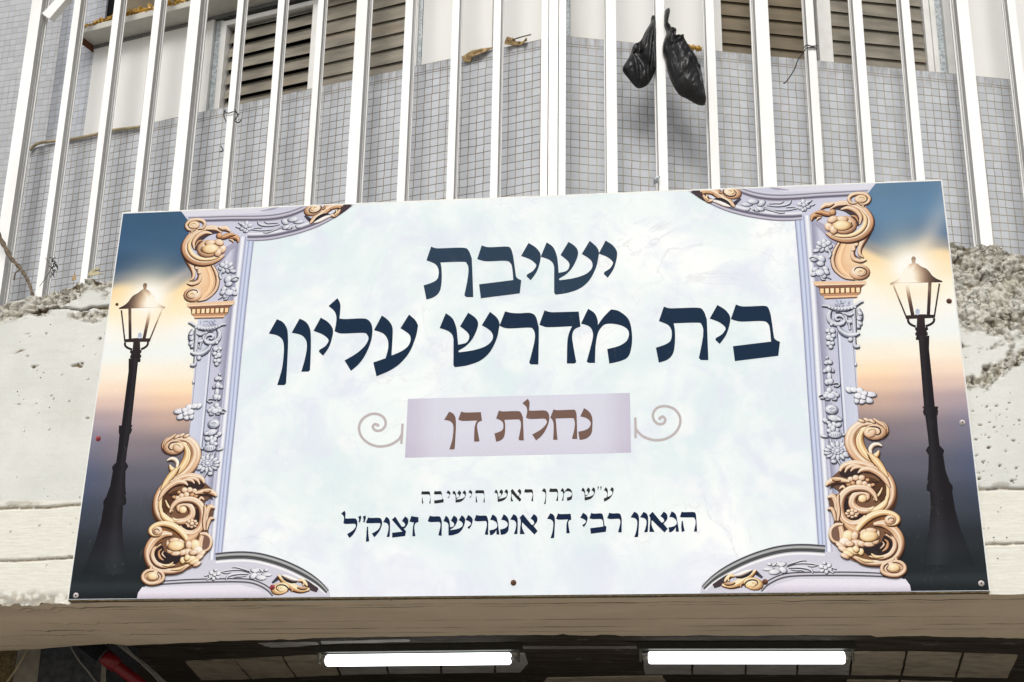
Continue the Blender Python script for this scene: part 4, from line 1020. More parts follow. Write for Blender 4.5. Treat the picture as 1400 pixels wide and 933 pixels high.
# ---- ornamental border, drawn for the right end and mirrored for the left
def border(mir):
    p = Print(mir, .0012)
    inner_top = [(936, 259), (945, 265), (958, 272), (980, 283), (1005, 293), (1030, 299), (1055, 302), (1072, 302.3), (1086.5, 301.5)]
    inner_bot = [(960, 799), (972, 790), (992, 776), (1024, 761), (1056, 751), (1078, 747.6), (1098, 747), (1117.5, 747.8)]
    lil = lambda x, y: np.array((206, 207, 226.)) + (vnoise(np.array(x * .03), np.array(y * .03)) - .5) * 22 + np.array((12, 10, 4)) * smooth(620, 780, y)
    lilp = [(1197, 251.5), (1186, 266), (1182, 300), (1176, 345), (1166, 384), (1168, 400), (1162, 415), (1165, 464), (1174.5, 580), (1190, 640), (1198, 690), (1212, 750), (1226, 787), (1240, 800), (1244, 813)]
    # base of the border: rows from the inner outline to the outer one
    A = np.array(crom(inner_top, 5).tolist() + crom([(1086.5, 301.5), (1096, 430), (1107, 590), (1117.5, 747.8)], 10).tolist() + crom(inner_bot[::-1], 5).tolist())
    base_poly = A.tolist() + [(957, 812)] + [(1100, 812.5)] + lilp[::-1] + [(1040, 257)]
    p.poly([tuple(q) for q in base_poly], lambda x, y: lil(x, y))
    # soft pale-mauve shading of the field beside the moulding at the bottom
    # shaded strip between the moulding and the pilaster
    p.stroke([(1113, 300), (1124, 430), (1133, 560), (1143, 690)], [9, 12, 10, 8], None, prof=[(150, 151, 174), (172, 173, 196), (202, 204, 222)][::-1])
    # pilaster shaft
    p.poly([(1138, 405), (1166, 405), (1174.5, 580), (1178, 640), (1150, 640)], lambda x, y: (214, 219, 236) if x > 1150 else (200, 205, 226))
    p.stroke([(1144.5, 455), (1150, 540), (1156, 625)], 1.6, (128, 130, 152), flat=True); p.stroke([(1147, 455), (1152.5, 540), (1158.5, 625)], 2.4, (232, 235, 246), flat=True)
    p.stroke([(1165.6, 464), (1170, 525), (1174, 575)], 1.2, (168, 166, 180), flat=True)
    # vertical moulding
    pv = [(136, 138, 164), (178, 188, 218), (214, 223, 244), (204, 214, 240), (160, 169, 204), (212, 220, 242), (204, 212, 236), (158, 164, 192), (224, 228, 242), (246, 248, 253), (242, 244, 251), (208, 210, 226), (168, 168, 190)]
    p.stroke([(1096.5, 296), (1102, 360), (1108, 440), (1115, 555), (1122, 650), (1128.5, 756)], [22, 21.5, 21, 20.5, 20, 19], None, prof=pv[::-1], step=8)
    # top moulding (curved) and its square end
    pt = [(110, 104, 124), (176, 172, 190), (214, 212, 226), (120, 116, 134), (96, 92, 110), (150, 148, 166), (226, 226, 238), (244, 244, 250), (206, 206, 222)]
    mid_t = [(946, 258), (952, 264), (968, 272.5), (992, 283), (1016, 290), (1040, 294.5), (1062, 297), (1082, 297), (1096, 296)]
    p.stroke(mid_t, [8, 9, 11, 12, 12, 12, 12, 12, 12], None, prof=pt[::-1], step=8)
    pb = [(120, 116, 126), (26, 28, 32), (150, 150, 154), (196, 198, 200), (150, 152, 152), (40, 42, 44), (96, 98, 98), (52, 54, 56), (190, 190, 196), (252, 252, 255), (252, 250, 255), (216, 214, 228)]
    mid_b = [(962, 806), (976, 793), (997, 780), (1026, 766.5), (1056, 757), (1080, 753), (1104, 752.5), (1128, 754)]
    p.stroke(mid_b, [8, 11, 14, 15, 15.5, 15.5, 15.5, 15], None, prof=pb, step=8)
    # cornice lines at top, plinth lines at the bottom
    p.stroke([(1006, 257.5), (1018, 263), (1036, 268), (1058, 270.5), (1084, 270), (1120, 267.5), (1150, 266), (1186, 264)], [9, 10, 11, 11, 10.5, 10, 10, 9], None, prof=[(176, 172, 190), (120, 114, 130), (90, 86, 102), (186, 184, 200), (214, 212, 226), (104, 100, 116), (196, 196, 212), (226, 226, 238)][::-1], step=6)
    p.poly([(1046, 256.3), (1197, 251), (1190, 259.5), (1120, 262), (1074, 263.5)], lambda x, y: (224, 224, 236))
    p.stroke([(1046, 256), (1060, 259), (1078, 261)], [1, 3, 1], (170, 166, 184), flat=True)
    p.poly([(1046, 812), (1062, 800), (1090, 792.5), (1238, 793), (1244, 801), (1246, 813)], lambda x, y: (236, 232, 244) if y < 806 else (206, 200, 214))
    p.stroke([(1040, 809), (1050, 799), (1069, 790), (1092, 787), (1140, 786.5), (1180, 787), (1234, 789.5)], [7, 8, 8, 8, 8, 8, 7], None, prof=[(80, 78, 84), (40, 40, 44), (196, 194, 206), (226, 224, 234), (120, 118, 126), (44, 44, 48), (180, 178, 190), (240, 238, 248)], step=6)
    # ---------------- grey flowers in the corners
    z1 = ZZ(930, 245, 7.778); z6 = ZZ(960, 730, 7.778)
    def fl(z, cy, s_):
        P = lambda x, y: z([(x, cy + s_ * y)])[0]
        return P
    for z, ys in ((z1, [245, 280, 260, 325, 325, 325, 310, 335, 330, 310, 285]),):
        pass
    def corner(z, top):
        T = (lambda x, y: z([(x, y)])[0]) if top else (lambda x, y: z([(x, 655 - y + .09 * (x - 600) * 0)])[0])
        S = STONE if top else ((44, 46, 56), (206, 208, 218), (252, 252, 255))
        p.stroke([T(890, 300), T(1000, 333), T(1130, 335), T(1230, 318), T(1290, 300)], [1.4, 2, 2.2, 2, 1.4], S)
        p.stroke([T(900, 318), T(985, 345), T(1060, 365), T(1110, 362)], [1.8, 2.2, 1.8, .6], S)
        p.stroke([T(915, 285), T(1010, 292), T(1100, 285), T(1160, 262), T(1175, 225)], [1, 2.8, 3.4, 3, .8], S)
        p.stroke([T(940, 270), T(1000, 262), T(1060, 262), T(1100, 240)], [.8, 2, 2, .6], S)
        p.stroke([T(1120, 310), T(1170, 302), T(1220, 308)], [.6, 2, .6], S)
        for x, y, rx, ry, ro in ((800, 330, 50, 20, 18), (715, 326, 26, 16, -20), (766, 322, 30, 11, 38), (705, 275, 62, 19, 2), (850, 322, 44, 24, 16), (860, 262, 46, 32, -30), (770, 243, 64, 28, 4)):
            p.blob(*T(x, y), rx / 7.78, ry / 7.78, S, ro if top else -ro)
        q = T(1312, 285); p.flower(q[0], q[1], 9.5, S, 6, .8, 20)
        q = T(1300, 335); p.blob(q[0], q[1], 2.6, 1.8, S, 30)
        p.stroke([T(1345, 262), T(1375, 245), T(1400, 228)], [1.2, 2.6, .6], S); p.stroke([T(1370, 290), T(1405, 282), T(1430, 270)], [1, 2.4, .6], S)
    corner(z1, True); corner(z6, False)
    # gold leaf knots on the curved mouldings
    def knot(z, flip):
        T = (lambda *q: z([(x, y) for x, y in q])) if not flip else (lambda *q: z([(x, 690 - y) for x, y in q]))
        G = GOLD if not flip else GOLDY
        dk = (62, 50, 52)
        p.stroke(T((120, 125), (190, 160), (270, 215), (330, 245)), [6, 9, 8, 4], (70, 58, 62), flat=True)
        p.stroke(T((600, 250), (560, 280), (640, 215)), [4, 6, 3], (74, 70, 84), flat=True)
        p.stroke(T((210, 138), (300, 128), (390, 160), (450, 205), (520, 250), (575, 300)), [4, 8, 12, 12, 9, 3], G)
        p.stroke(T((232, 160), (262, 150), (310, 152), (350, 165)), [2, 4, 4, 2], GOLDD)
        p.stroke(T((240, 175), (262, 205), (300, 238), (345, 232)), [3, 5.5, 6, 3], G)
        p.stroke(T((290, 178), (276, 205), (296, 232)), [1.6, 3.2, 2], GOLDY)
        p.stroke(T((355, 218), (420, 222), (490, 255), (540, 292)), [1, 4.2, 5, .8], (40, 36, 44), flat=True)
        p.stroke(T((345, 240), (400, 252), (470, 280), (530, 300)), [2, 5, 5, 1.5], ((150, 130, 120), (246, 238, 232), (255, 255, 255)))
        q = T((545, 152))[0]; p.blob(q[0], q[1], 13.6, 8.4, G, 12)
        p.stroke(T((410, 115), (415, 145), (440, 160)), [2, 3.4, 1.5], GOLDD)
        p.stroke(T((462, 112), (455, 150), (490, 182), (540, 192), (580, 180), (590, 150), (560, 122)), [1.4, 2, 2, 2, 1.8, 1.4, .6], (64, 44, 40), flat=True)
        p.stroke(T((500, 130), (540, 125), (560, 150), (530, 166)), [1, 3.4, 4, 1.5], GOLDY, out=0)
    knot(z1, False); knot(z6, True)
    # ---------------- upper gilded scroll
    z = ZZ(1080, 250, 5.186); B = lambda *q: z(q)
    sh = (150, 146, 166)
    p.stroke(B((180, 285), (240, 330), (300, 400), (330, 440)), [5, 9, 10, 4], (172, 170, 192), flat=True)
    # lower sweep
    body = crom(B((345, 420), (308, 480), (290, 545), (300, 610), (335, 655), (390, 688), (470, 697)), 6).tolist() + crom(B((520, 695), (556, 668), (568, 630), (530, 592), (470, 572), (440, 520), (445, 470), (460, 415)), 6).tolist()
    p.poly([(x - 1, y) for x, y in body], GOLD[0]); p.poly(body, lambda x, y: ramp3(((196, 144, 112), (240, 196, 152), (255, 228, 190)), .35 + .5 * smooth(1136, 1165, x + (y - 350) * .1)))
    p.stroke(B((352, 425), (318, 485), (302, 545), (312, 605), (345, 648), (395, 680), (460, 690)), [3, 5, 5.5, 5.5, 5, 4, 2], GOLD)
    p.stroke(B((395, 425), (362, 500), (352, 570), (375, 630), (420, 668)), [4, 6, 7, 6, 2], ((224, 172, 130), (246, 204, 160), (255, 226, 186)), out=0)
    q = B((492, 640))[0]; p.blob(q[0], q[1], 14, 10.5, GOLD, 0)
    p.stroke(B((455, 632), (465, 612), (500, 606), (535, 622), (540, 650), (510, 668), (475, 664)), [1.2, 1.8, 2, 2, 1.8, 1.6, .5], (92, 60, 50), flat=True)
    p.stroke(B((478, 640), (500, 624), (522, 638), (505, 654)), [1, 3.4, 3.4, 1], GOLDY, out=0)
    # leaf drop on the outer side
    p.stroke(B((556, 350), (530, 395), (505, 440), (492, 480), (495, 515), (520, 535)), [9, 9, 8, 6, 5, 1], GOLD)
    p.stroke(B((480, 420), (455, 460), (440, 500), (452, 545), (500, 562), (542, 552)), [4, 6, 7, 7, 5, 1], GOLD)
    for x, y in ((488, 412), (470, 445), (448, 480)): q = B((x, y))[0]; p.blob(q[0], q[1], 3.2, 1.7, GOLD, -20)
    p.stroke(B((462, 480), (460, 520), (500, 545)), [1, 1.6, .6], GOLD[0], flat=True)
    # crescent
    p.stroke(B((300, 180), (380, 175), (450, 210), (480, 260), (470, 310)), [6, 12, 14, 12, 6], (70, 58, 66), flat=True)
    p.stroke(B((255, 362), (300, 385), (370, 402), (440, 398), (505, 372), (550, 325), (560, 270), (530, 215), (480, 180), (420, 158), (350, 150), (285, 165)), [3, 9, 13, 15, 16, 16, 15, 13, 12, 9, 7, 3], GOLD)
    p.stroke(B((290, 372), (360, 385), (440, 378), (500, 345), (530, 300), (530, 250), (495, 205)), [2, 5, 6, 7, 7, 6, 2], GOLDY, out=.5)
    p.stroke(B((358, 196), (410, 185), (465, 205), (500, 250), (492, 300)), [2, 6, 7, 6, 2], GOLD)
    p.stroke(B((280, 195), (330, 165), (400, 160)), [2, 5, 2], GOLD); p.stroke(B((430, 240), (465, 250), (485, 285)), [1.5, 4, 1], GOLDD)
    # leaf tips
    p.stroke(B((150, 275), (160, 245), (195, 232), (225, 240)), [2, 8, 9, 3], GOLDD); p.stroke(B((175, 218), (215, 215), (255, 225), (300, 235)), [2, 7, 8, 3], GOLDD)
    p.stroke(B((215, 190), (250, 165), (280, 162), (310, 150)), [3, 8, 7, 3], GOLD); p.stroke(B((185, 275), (198, 258), (222, 250)), [1, 3, 1], GOLD); p.blob(*B((300, 215))[0], 4.6, 4.2, GOLDD)
    # seed head
    p.blob(*B((385, 305))[0], 17, 12.6, GOLD); p.blob(*B((272, 318))[0], 6.2, 5.4, GOLD, 70); p.blob(*B((300, 265))[0], 7.6, 4.6, GOLD, -20); p.blob(*B((370, 262))[0], 8, 4, GOLD, 6); p.blob(*B((308, 340))[0], 5.4, 6.2, GOLD)
    p.blob(*B((368, 308))[0], 12.4, 6.8, GOLDY)
    p.stroke(B((430, 285), (440, 315), (405, 340)), [1, 1.5, .6], GOLD[0], flat=True)
    # top volute
    p.stroke(B((470, 150), (430, 148), (416, 118), (440, 92), (490, 82), (540, 92), (562, 120), (545, 148), (505, 158), (476, 142)), [2, 4, 5.5, 5.5, 5.5, 5.5, 5.2, 5, 4, 2], GOLD)
    p.blob(*B((500, 122))[0], 8.6, 5.6, GOLD, 0, .6); p.stroke(B((478, 128), (490, 106), (525, 108), (535, 128), (510, 140)), [1.2, 2.8, 3, 2.4, 1], GOLDY, out=0)
    p.stroke(B((515, 165), (518, 178)), [3, 3], GOLD)
    # capital
    p.poly(B((165, 706), (540, 704), (536, 724), (168, 730)), (240, 204, 168)); p.poly(B((168, 730), (536, 722), (505, 748), (205, 752)), (136, 94, 74)); p.poly(B((172, 728), (536, 721), (534, 727), (176, 735)), (253, 228, 196))
    p.poly(B((205, 752), (505, 746), (500, 786), (212, 796)), (120, 80, 52))
    for k in range(8):
        x = 212 + k * 36.5; y = 757 - k * .9
        p.poly(B((x, y), (x + 25, y - .6), (x + 25, y + 32), (x + 2, y + 33)), (255, 232, 190) if k % 3 else (255, 216, 166))
    p.poly(B((212, 796), (500, 786), (475, 804), (238, 812)), (196, 146, 112)); p.poly(B((238, 812), (475, 804), (478, 816), (242, 824)), (246, 206, 164)); p.poly(B((242, 824), (478, 815), (470, 822), (250, 831)), (130, 90, 76))
    # ---------------- stone garlands
    S = STONE; SL = STONEL
    p.flower(*B((240, 452))[0], 11.5, S, 7, .72, 10); p.stroke(B((270, 480), (285, 510), (275, 540)), [3, 4.4, 2.4], S); p.blob(*B((185, 486))[0], 5, 2.4, S, -10)
    p.blob(*B((175, 540))[0], 6.5, 4.6, S, -20); p.blob(*B((222, 545))[0], 6, 4.6, S, 40); p.stroke(B((135, 540), (160, 530), (190, 545)), [1, 2.2, 1], S); p.blob(*B((215, 580))[0], 5.5, 3.4, S, 10)
    for a, b in ((175, 620), (250, 615), (168, 652), (258, 640), (235, 668)): p.blob(*B((a, b))[0], 4.6, 3.0, S, (a - 210) * .6)
    p.blob(*B((210, 643))[0], 6.4, 4.4, SL); p.stroke(B((215, 668), (228, 690), (250, 694)), [2.6, 3, .8], S); p.stroke(B((262, 672), (290, 688)), [1.6, .6], S)
    z = ZZ(1090, 400, 5.49); B = lambda *q: z(q)
    for k in range(26): q = (random.uniform(268, 400), random.uniform(66, 112)); p.blob(*B(q)[0], random.uniform(.5, 1.1), .7, ((90, 92, 110), (150, 152, 170), (170, 172, 188)), 0, 0, 7)
    p.stroke(B((455, 130), (470, 180), (462, 230), (455, 280)), [5, 9, 8, 6], S); 
    for x, y in ((470, 165), (462, 205), (470, 240), (455, 262)): p.blob(*B((x, y))[0], 3.4, 2.4, S, 30)
    p.stroke(B((425, 130), (424, 200), (428, 270), (432, 320)), [4, 6.5, 6, 4], S)
    p.stroke(B((248, 140), (236, 180), (245, 220), (290, 246), (338, 240), (356, 212), (340, 188), (308, 180), (286, 196), (298, 214), (320, 208)), [5, 7, 7.4, 7, 6, 5, 5, 5, 4.4, 3.4, 1.5], S)
    p.stroke(B((285, 150), (330, 150), (360, 180), (372, 225)), [3, 5, 5, 2], S); p.stroke(B((350, 160), (390, 175), (420, 165)), [3, 5, 3], S); p.stroke(B((372, 230), (410, 226)), [6, 6], S); p.stroke(B((385, 240), (395, 285)), [3, 3], S)
    p.stroke(B((302, 262), (330, 300), (375, 325), (425, 326), (468, 312)), [4, 7.5, 8, 7, 3], S); p.stroke(B((315, 300), (360, 335), (420, 345)), [1, 2, 1], (120, 124, 146), flat=True)
    p.stroke(B((428, 345), (428, 395), (440, 412), (468, 410)), [4, 5.6, 6, 4], S); p.blob(*B((398, 360))[0], 3.4, 3.0, S)
    p.stroke(B((182, 106), (225, 108), (270, 126), (330, 134), (390, 124), (440, 100), (470, 80), (495, 74)), [2.4, 4.4, 6, 6.6, 6, 4.6, 4, 2], S)
    for k in range(9): p.blob(*B((240 + k * 24, 118 + 14 * math.sin(k / 8 * math.pi)))[0], 2.0, 1.7, S, 0, .4, 8)
    for x, y, r in ((255, 246, 2.4), (228, 294, 3.4), (264, 296, 4), (238, 318, 2.2), (236, 346, 4.4), (270, 332, 3.4), (258, 360, 2.6), (236, 390, 3.8), (264, 388, 2.8), (250, 416, 3.0)): p.blob(*B((x, y))[0], r, r * .86, S)
    p.stroke(B((222, 497), (234, 620), (245, 760), (258, 840)), 1.5, (206, 209, 224), flat=True)
    for x, y, rx, ry, ro in ((222, 497, 2, 1.6, 0), (220, 532, 4, 2.8, -20), (243, 530, 4, 2.8, 20), (212, 592, 4.6, 2.6, -28), (256, 590, 4.6, 2.6, 28), (234, 585, 4.0, 4.6, 0), (238, 640, 3.2, 6, 0), (226, 680, 4, 4, 0), (248, 676, 4, 4.4, 0)): p.blob(*B((x, y))[0], rx, ry, S, ro)
    p.stroke(B((268, 692), (290, 684), (316, 694), (300, 712), (272, 708)), [1.4, 2, 2.4, 2, 1.4], S); p.blob(*B((238, 742))[0], 4, 4, S)
    p.stroke(B((160, 788), (182, 772), (212, 780), (205, 798), (170, 800)), [1.6, 2, 2.6, 2.4, 1.8], S)
    for x, y, ro in ((225, 768, 20), (270, 764, -20), (292, 778, -10), (232, 798, -24), (275, 800, 24), (215, 784, 0)): p.blob(*B((x, y))[0], 4.6, 3, S, ro)
    p.blob(*B((252, 784))[0], 5.6, 3.6, SL)
    # outlying leaf sprig on the right of the shaft
    for x, y, rx, ry, ro in ((388, 738, 3.6, 5.4, -60), (425, 738, 6, 3.6, 12), (470, 745, 5.6, 4, 30), (548, 772, 8.6, 3.6, 6), (530, 815, 7.4, 3.8, 18), (488, 822, 5, 3.6, -30), (446, 818, 3.4, 4.4, 10), (500, 768, 5, 3.8, -30), (456, 784, 6, 4.2, 10), (495, 795, 4, 3, 30)): p.blob(*B((x, y))[0], rx, ry, ((92, 94, 110), (214, 216, 226), (252, 252, 255)), ro)
    p.blob(*B((436, 546))[0], 1.6, 2.2, SL)
    z = ZZ(1110, 550, 6.664); B = lambda *q: z(q)
    p.blob(*B((178, 75))[0], 9, 6.6, S, 6); p.stroke(B((150, 72), (180, 56), (215, 72), (200, 92), (168, 88), (172, 72), (195, 74)), [1.4, 1.8, 2, 1.8, 1.6, 1.2, .6], SL, out=.45)
    for x, y, rx, ry, ro in ((122, 175, 4.4, 3, 30), (205, 155, 9.6, 4.4, 10), (250, 165, 4, 2.4, 10), (152, 195, 3, 2, 0), (165, 225, 3.4, 3.8, -20), (205, 215, 5, 3, 50), (240, 215, 4.4, 3, -20), (160, 268, 4.4, 3, 0), (220, 265, 5, 3.4, 0), (190, 250, 4.6, 3.4, 90), (112, 318, 5.4, 1.9, 8), (285, 305, 3.4, 1.4, -10), (212, 305, 9.4, 4.6, 0)): p.blob(*B((x, y))[0], rx, ry, S, ro)
    for k in range(5): p.stroke(B((175 + k * 18, 296), (172 + k * 19, 322)), [1, 1], (150, 152, 172), flat=True)
    for a in ((165, 350, 172, 400), (210, 350, 222, 398), (268, 350, 255, 392)): p.stroke(B((a[0], a[1]), ((a[0] + a[2]) / 2 + 4, (a[1] + a[3]) / 2), (a[2], a[3])), [3, 2.2, 1.2], SL, out=.5)
    for k in range(14):
        t = 2 * math.pi * k / 14 + .2; c = B((232 + 92 * math.cos(t), 455 + 58 * math.sin(t)))[0]; p.blob(c[0], c[1], 5.4, 2.6, S, math.degrees(math.atan2(.66 * math.sin(t), math.cos(t))), .6, 10)
    p.blob(*B((232, 452))[0], 9, 5.4, ((80, 82, 98), (160, 164, 182), (206, 210, 224)), 0, .4)
    for k in range(9): t = 2 * math.pi * k / 9; p.blob(*B((232 + 44 * math.cos(t), 452 + 26 * math.sin(t)))[0], 1.8, 1.3, SL, 0, .4, 7)
    p.blob(*B((230, 450))[0], 3, 2.4, SL, 0, .5); p.blob(*B((198, 550))[0], 4, 2.4, S, 6); p.stroke(B((232, 530), (248, 556), (262, 584)), [2.4, 2.6, 1.6], S)
    # ---------------- lower gilded scroll (coordinates of one continuous survey frame)
    dk = (58, 42, 36)
    sil = crom(B((330, 560), (240, 640), (150, 740), (250, 830), (150, 890), (200, 1090), (160, 1180), (170, 1270), (230, 1330), (330, 1430), (470, 1480), (640, 1480), (760, 1440), (800, 1330), (800, 1220), (740, 1130), (660, 1020), (735, 900), (735, 780), (670, 670), (560, 590)), 4, True)
    p.poly([tuple(q) for q in sil], lambda x, y: (112, 82, 66) if x < 1150 else (128, 92, 66))
    p.stroke(B((640, 700), (700, 800), (690, 930), (620, 1000)), [16, 22, 22, 12], (84, 56, 40), flat=True)
    # upper S body
    p.stroke(B((640, 330), (676, 282), (650, 222), (560, 204), (450, 215), (372, 285), (352, 380), (400, 480), (490, 560), (590, 605), (680, 680), (728, 780), (722, 890), (670, 970), (590, 1012), (510, 1020)), [4, 7, 9, 10, 13, 17, 19, 19, 15, 11, 11, 12, 13, 14, 12, 5], GOLD, step=7)
    p.stroke(B((560, 240), (470, 262), (432, 330), (440, 410), (490, 490), (560, 560)), [2, 8, 13, 14, 11, 3], GOLDY, out=.4); p.stroke(B((440, 260), (398, 330), (405, 420), (460, 510)), [1, 1.6, 1.6, .6], (150, 100, 66), flat=True)
    p.stroke(B((655, 700), (692, 790), (685, 890), (640, 955)), [2, 5, 6, 2], GOLDY, out=0)
    p.blob(*B((575, 282))[0], 16, 11, GOLD); p.stroke(B((470, 300), (520, 240), (600, 242), (625, 280), (600, 308), (565, 300)), [1.5, 2, 2.2, 2.2, 2, 1], (74, 46, 38), flat=True)
    p.blob(*B((528, 288))[0], 8.6, 7.6, GOLD, 0, .2); p.stroke(B((500, 290), (520, 258), (570, 252)), [2, 4, 1.5], GOLDY, out=0)
    for x, y, ro in ((450, 180, 20), (500, 172, 24), (548, 184, 28)): p.blob(*B((x, y))[0], 5.4, 2.0, GOLD, ro)
    p.stroke(B((556, 160), (600, 190), (650, 222), (674, 262)), [3, 5, 4, 1], GOLD)
    # leaf curl
    p.stroke(B((636, 408), (600, 392), (556, 402), (530, 440), (540, 490)), [2, 4.4, 6, 6, 3], ((120, 90, 70), (248, 230, 206), (255, 252, 240)))
    p.stroke(B((505, 468), (545, 520), (590, 490), (610, 450)), [2, 8, 8, 2], GOLDY); p.stroke(B((520, 478), (580, 545), (640, 620), (690, 690)), [4, 11, 9, 2], GOLDY)
    p.stroke(B((500, 480), (545, 555), (610, 610)), [1, 1.5, .6], (110, 70, 40), flat=True)
    # left acanthus tongues
    p.stroke(B((255, 645), (290, 655), (370, 650), (460, 640)), [6, 12, 14, 6], (54, 42, 42), flat=True)
    p.stroke(B((255, 640), (278, 600), (340, 572), (420, 566), (510, 585), (600, 620)), [3, 8, 9, 9, 8, 3], GOLD); p.stroke(B((300, 650), (322, 612), (370, 590), (440, 590)), [2, 5, 6, 2], GOLD); p.stroke(B((352, 640), (380, 612), (430, 602), (500, 612)), [2, 5, 5, 2], GOLD)
    p.stroke(B((418, 655), (460, 626), (530, 622), (610, 662), (670, 720), (708, 790)), [2, 7, 9, 9, 8, 2], GOLD); p.stroke(B((470, 655), (560, 668), (640, 735)), [1, 2.4, .8], (60, 40, 36), flat=True)
    # berries and twigs
    p.stroke(B((340, 740), (430, 760), (540, 760), (620, 840), (600, 900)), [10, 16, 18, 18, 8], (88, 58, 40), flat=True)
    for x, y, r in ((350, 712, 30), (398, 700, 34), (452, 700, 34), (372, 750, 26), (430, 745, 34), (480, 752, 30), (505, 720, 22), (335, 760, 24), (520, 775, 28), (555, 765, 22)): p.blob(*B((x, y))[0], r / 7.2, r / 8.4, GOLDD if r < 28 else GOLD, 0, .8, 10)
    for a in ((560, 745, 610, 742), (548, 790, 580, 770), (620, 800, 580, 890), (635, 850, 595, 880), (600, 905, 570, 925), (540, 735, 575, 745)): p.stroke(B((a[0], a[1]), ((a[0] + a[2]) / 2, (a[1] + a[3]) / 2), (a[2], a[3])), [1.5, 2.4, 1], (50, 34, 30), flat=True)
    p.stroke(B((560, 900), (610, 850), (640, 790)), [2, 4, 2], GOLDY)
    # left leaf
    p.stroke(B((128, 770), (150, 745), (200, 722), (265, 722), (340, 735)), [3, 8, 9, 8, 4], GOLD); p.stroke(B((160, 800), (200, 765), (260, 752), (320, 775)), [1, 3, 4, 1], dk, flat=True); p.stroke(B((180, 712), (215, 722), (260, 720)), [2, 4, 2], GOLDD)
    p.stroke(B((250, 800), (280, 780), (300, 800)), [2, 5, 2], GOLD)
    # main volute and its stem
    p.stroke(B((300, 880), (290, 980), (330, 1060), (420, 1080), (520, 1010)), [10, 14, 14, 12, 6], (48, 36, 34), flat=True)
    p.stroke(B((455, 890), (478, 902), (505, 885), (500, 850), (455, 835), (400, 852), (368, 900), (375, 955), (430, 995), (510, 1000), (565, 965)), [2, 5, 7, 8, 9, 10, 11, 12, 11, 9, 3], GOLD, step=7); p.blob(*B((460, 890))[0], 6, 5.4, GOLDY, 0, .3)
    p.stroke(B((590, 910), (565, 850), (510, 805), (430, 792), (350, 805), (285, 855), (258, 930), (262, 1010), (290, 1080), (350, 1118), (420, 1112), (465, 1075), (480, 1040)), [3, 7, 9, 10, 11, 12, 12, 11, 11, 11, 10, 7, 2], GOLD, step=7)
    p.stroke(B((520, 1000), (600, 985), (660, 940), (690, 880)), [3, 9, 9, 2], GOLDY, out=0); p.stroke(B((560, 960), (540, 985), (490, 990)), [1, 3, 1], GOLDY, out=0)
    # small rosette
    for k in range(8): t = 2 * math.pi * k / 8; p.blob(*B((365 + 46 * math.cos(t), 1024 + 30 * math.sin(t)))[0], 2.9, 2.2, GOLD, 0, .8, 9)
    p.blob(*B((365, 1024))[0], 3.4, 2.8, GOLD)
    # left lower leaves
    p.stroke(B((140, 880), (185, 870), (215, 905), (225, 980), (220, 1090)), [3, 9, 9, 7, 4], GOLD); p.stroke(B((240, 850), (235, 920), (245, 1010), (235, 1090)), [3, 5, 5, 3], GOLD); p.stroke(B((140, 982), (178, 982), (200, 1020), (212, 1090)), [3, 6, 6, 2], GOLD)
    # lower ring, shell and buds
    p.stroke(B((620, 1090), (680, 1120), (690, 1200)), [10, 14, 8], (150, 100, 60), flat=True)
    p.stroke(B((280, 1125), (220, 1130), (178, 1170), (172, 1225), (200, 1275), (262, 1296)), [4, 6, 6.6, 6.6, 6, 3], GOLD); p.stroke(B((250, 1150), (210, 1180), (215, 1240), (250, 1270)), [4, 9, 9, 4], (128, 96, 82), flat=True)
    p.stroke(B((300, 1120), (360, 1160), (420, 1180), (430, 1130)), [5, 12, 12, 5], ((120, 84, 64), (214, 166, 126), (246, 216, 180)), out=.3)
    p.stroke(B((260, 1140), (275, 1200), (290, 1260), (330, 1300)), [8, 10, 12, 8], GOLD); p.blob(*B((325, 1235))[0], 8, 9, GOLDY, 20); p.blob(*B((388, 1230))[0], 5, 6.6, GOLD, 10); p.blob(*B((300, 1285))[0], 8, 6, ((140, 100, 80), (246, 224, 196), (255, 248, 236)), 20)
    p.blob(*B((410, 1295))[0], 9.6, 5, GOLD, 8); p.blob(*B((340, 1300))[0], 7, 4, GOLD, 10)
    p.stroke(B((420, 1300), (500, 1325), (590, 1310)), [4, 9, 5], (84, 72, 84), flat=True)
    for x, y, rx, ry, ro in ((450, 1300, 6, 4, 20), (520, 1305, 8.4, 3.4, 2), (578, 1275, 5, 5, -40), (590, 1220, 4, 7, 10), (470, 1195, 6, 3.6, -30), (540, 1178, 8, 3.4, 6)): p.blob(*B((x, y))[0], rx, ry, GOLD, ro)
    p.blob(*B((518, 1232))[0], 12.6, 7.6, GOLDY)
    # C scroll on the outside
    p.stroke(B((640, 1260), (700, 1290), (640, 1350), (530, 1370), (470, 1345)), [10, 16, 18, 12, 5], (46, 36, 38), flat=True)
    p.stroke(B((560, 1125), (650, 1120), (740, 1170), (795, 1250), (800, 1335), (760, 1415), (680, 1462), (570, 1478), (470, 1465), (400, 1430), (345, 1410)), [5, 12, 14, 14, 13, 13, 12, 10, 9, 6, 2], GOLD, step=7)
    p.stroke(B((670, 1215), (740, 1260), (755, 1330), (710, 1400), (620, 1430), (520, 1415)), [3, 6, 8, 8, 7, 2], GOLD); p.stroke(B((655, 1190), (690, 1212), (725, 1240)), [1, 2.2, .6], (80, 50, 36), flat=True)
    p.stroke(B((660, 1262), (690, 1290), (680, 1340), (640, 1370)), [2, 4, 5, 1.5], GOLDD); p.stroke(B((640, 1280), (655, 1310), (620, 1345)), [1, 3, 1], GOLD)
    p.stroke(B((540, 1390), (580, 1420), (650, 1415)), [2, 5, 2], GOLDY, out=.5); p.stroke(B((420, 1430), (480, 1455), (560, 1462)), [2, 5, 2], GOLDY, out=.5)
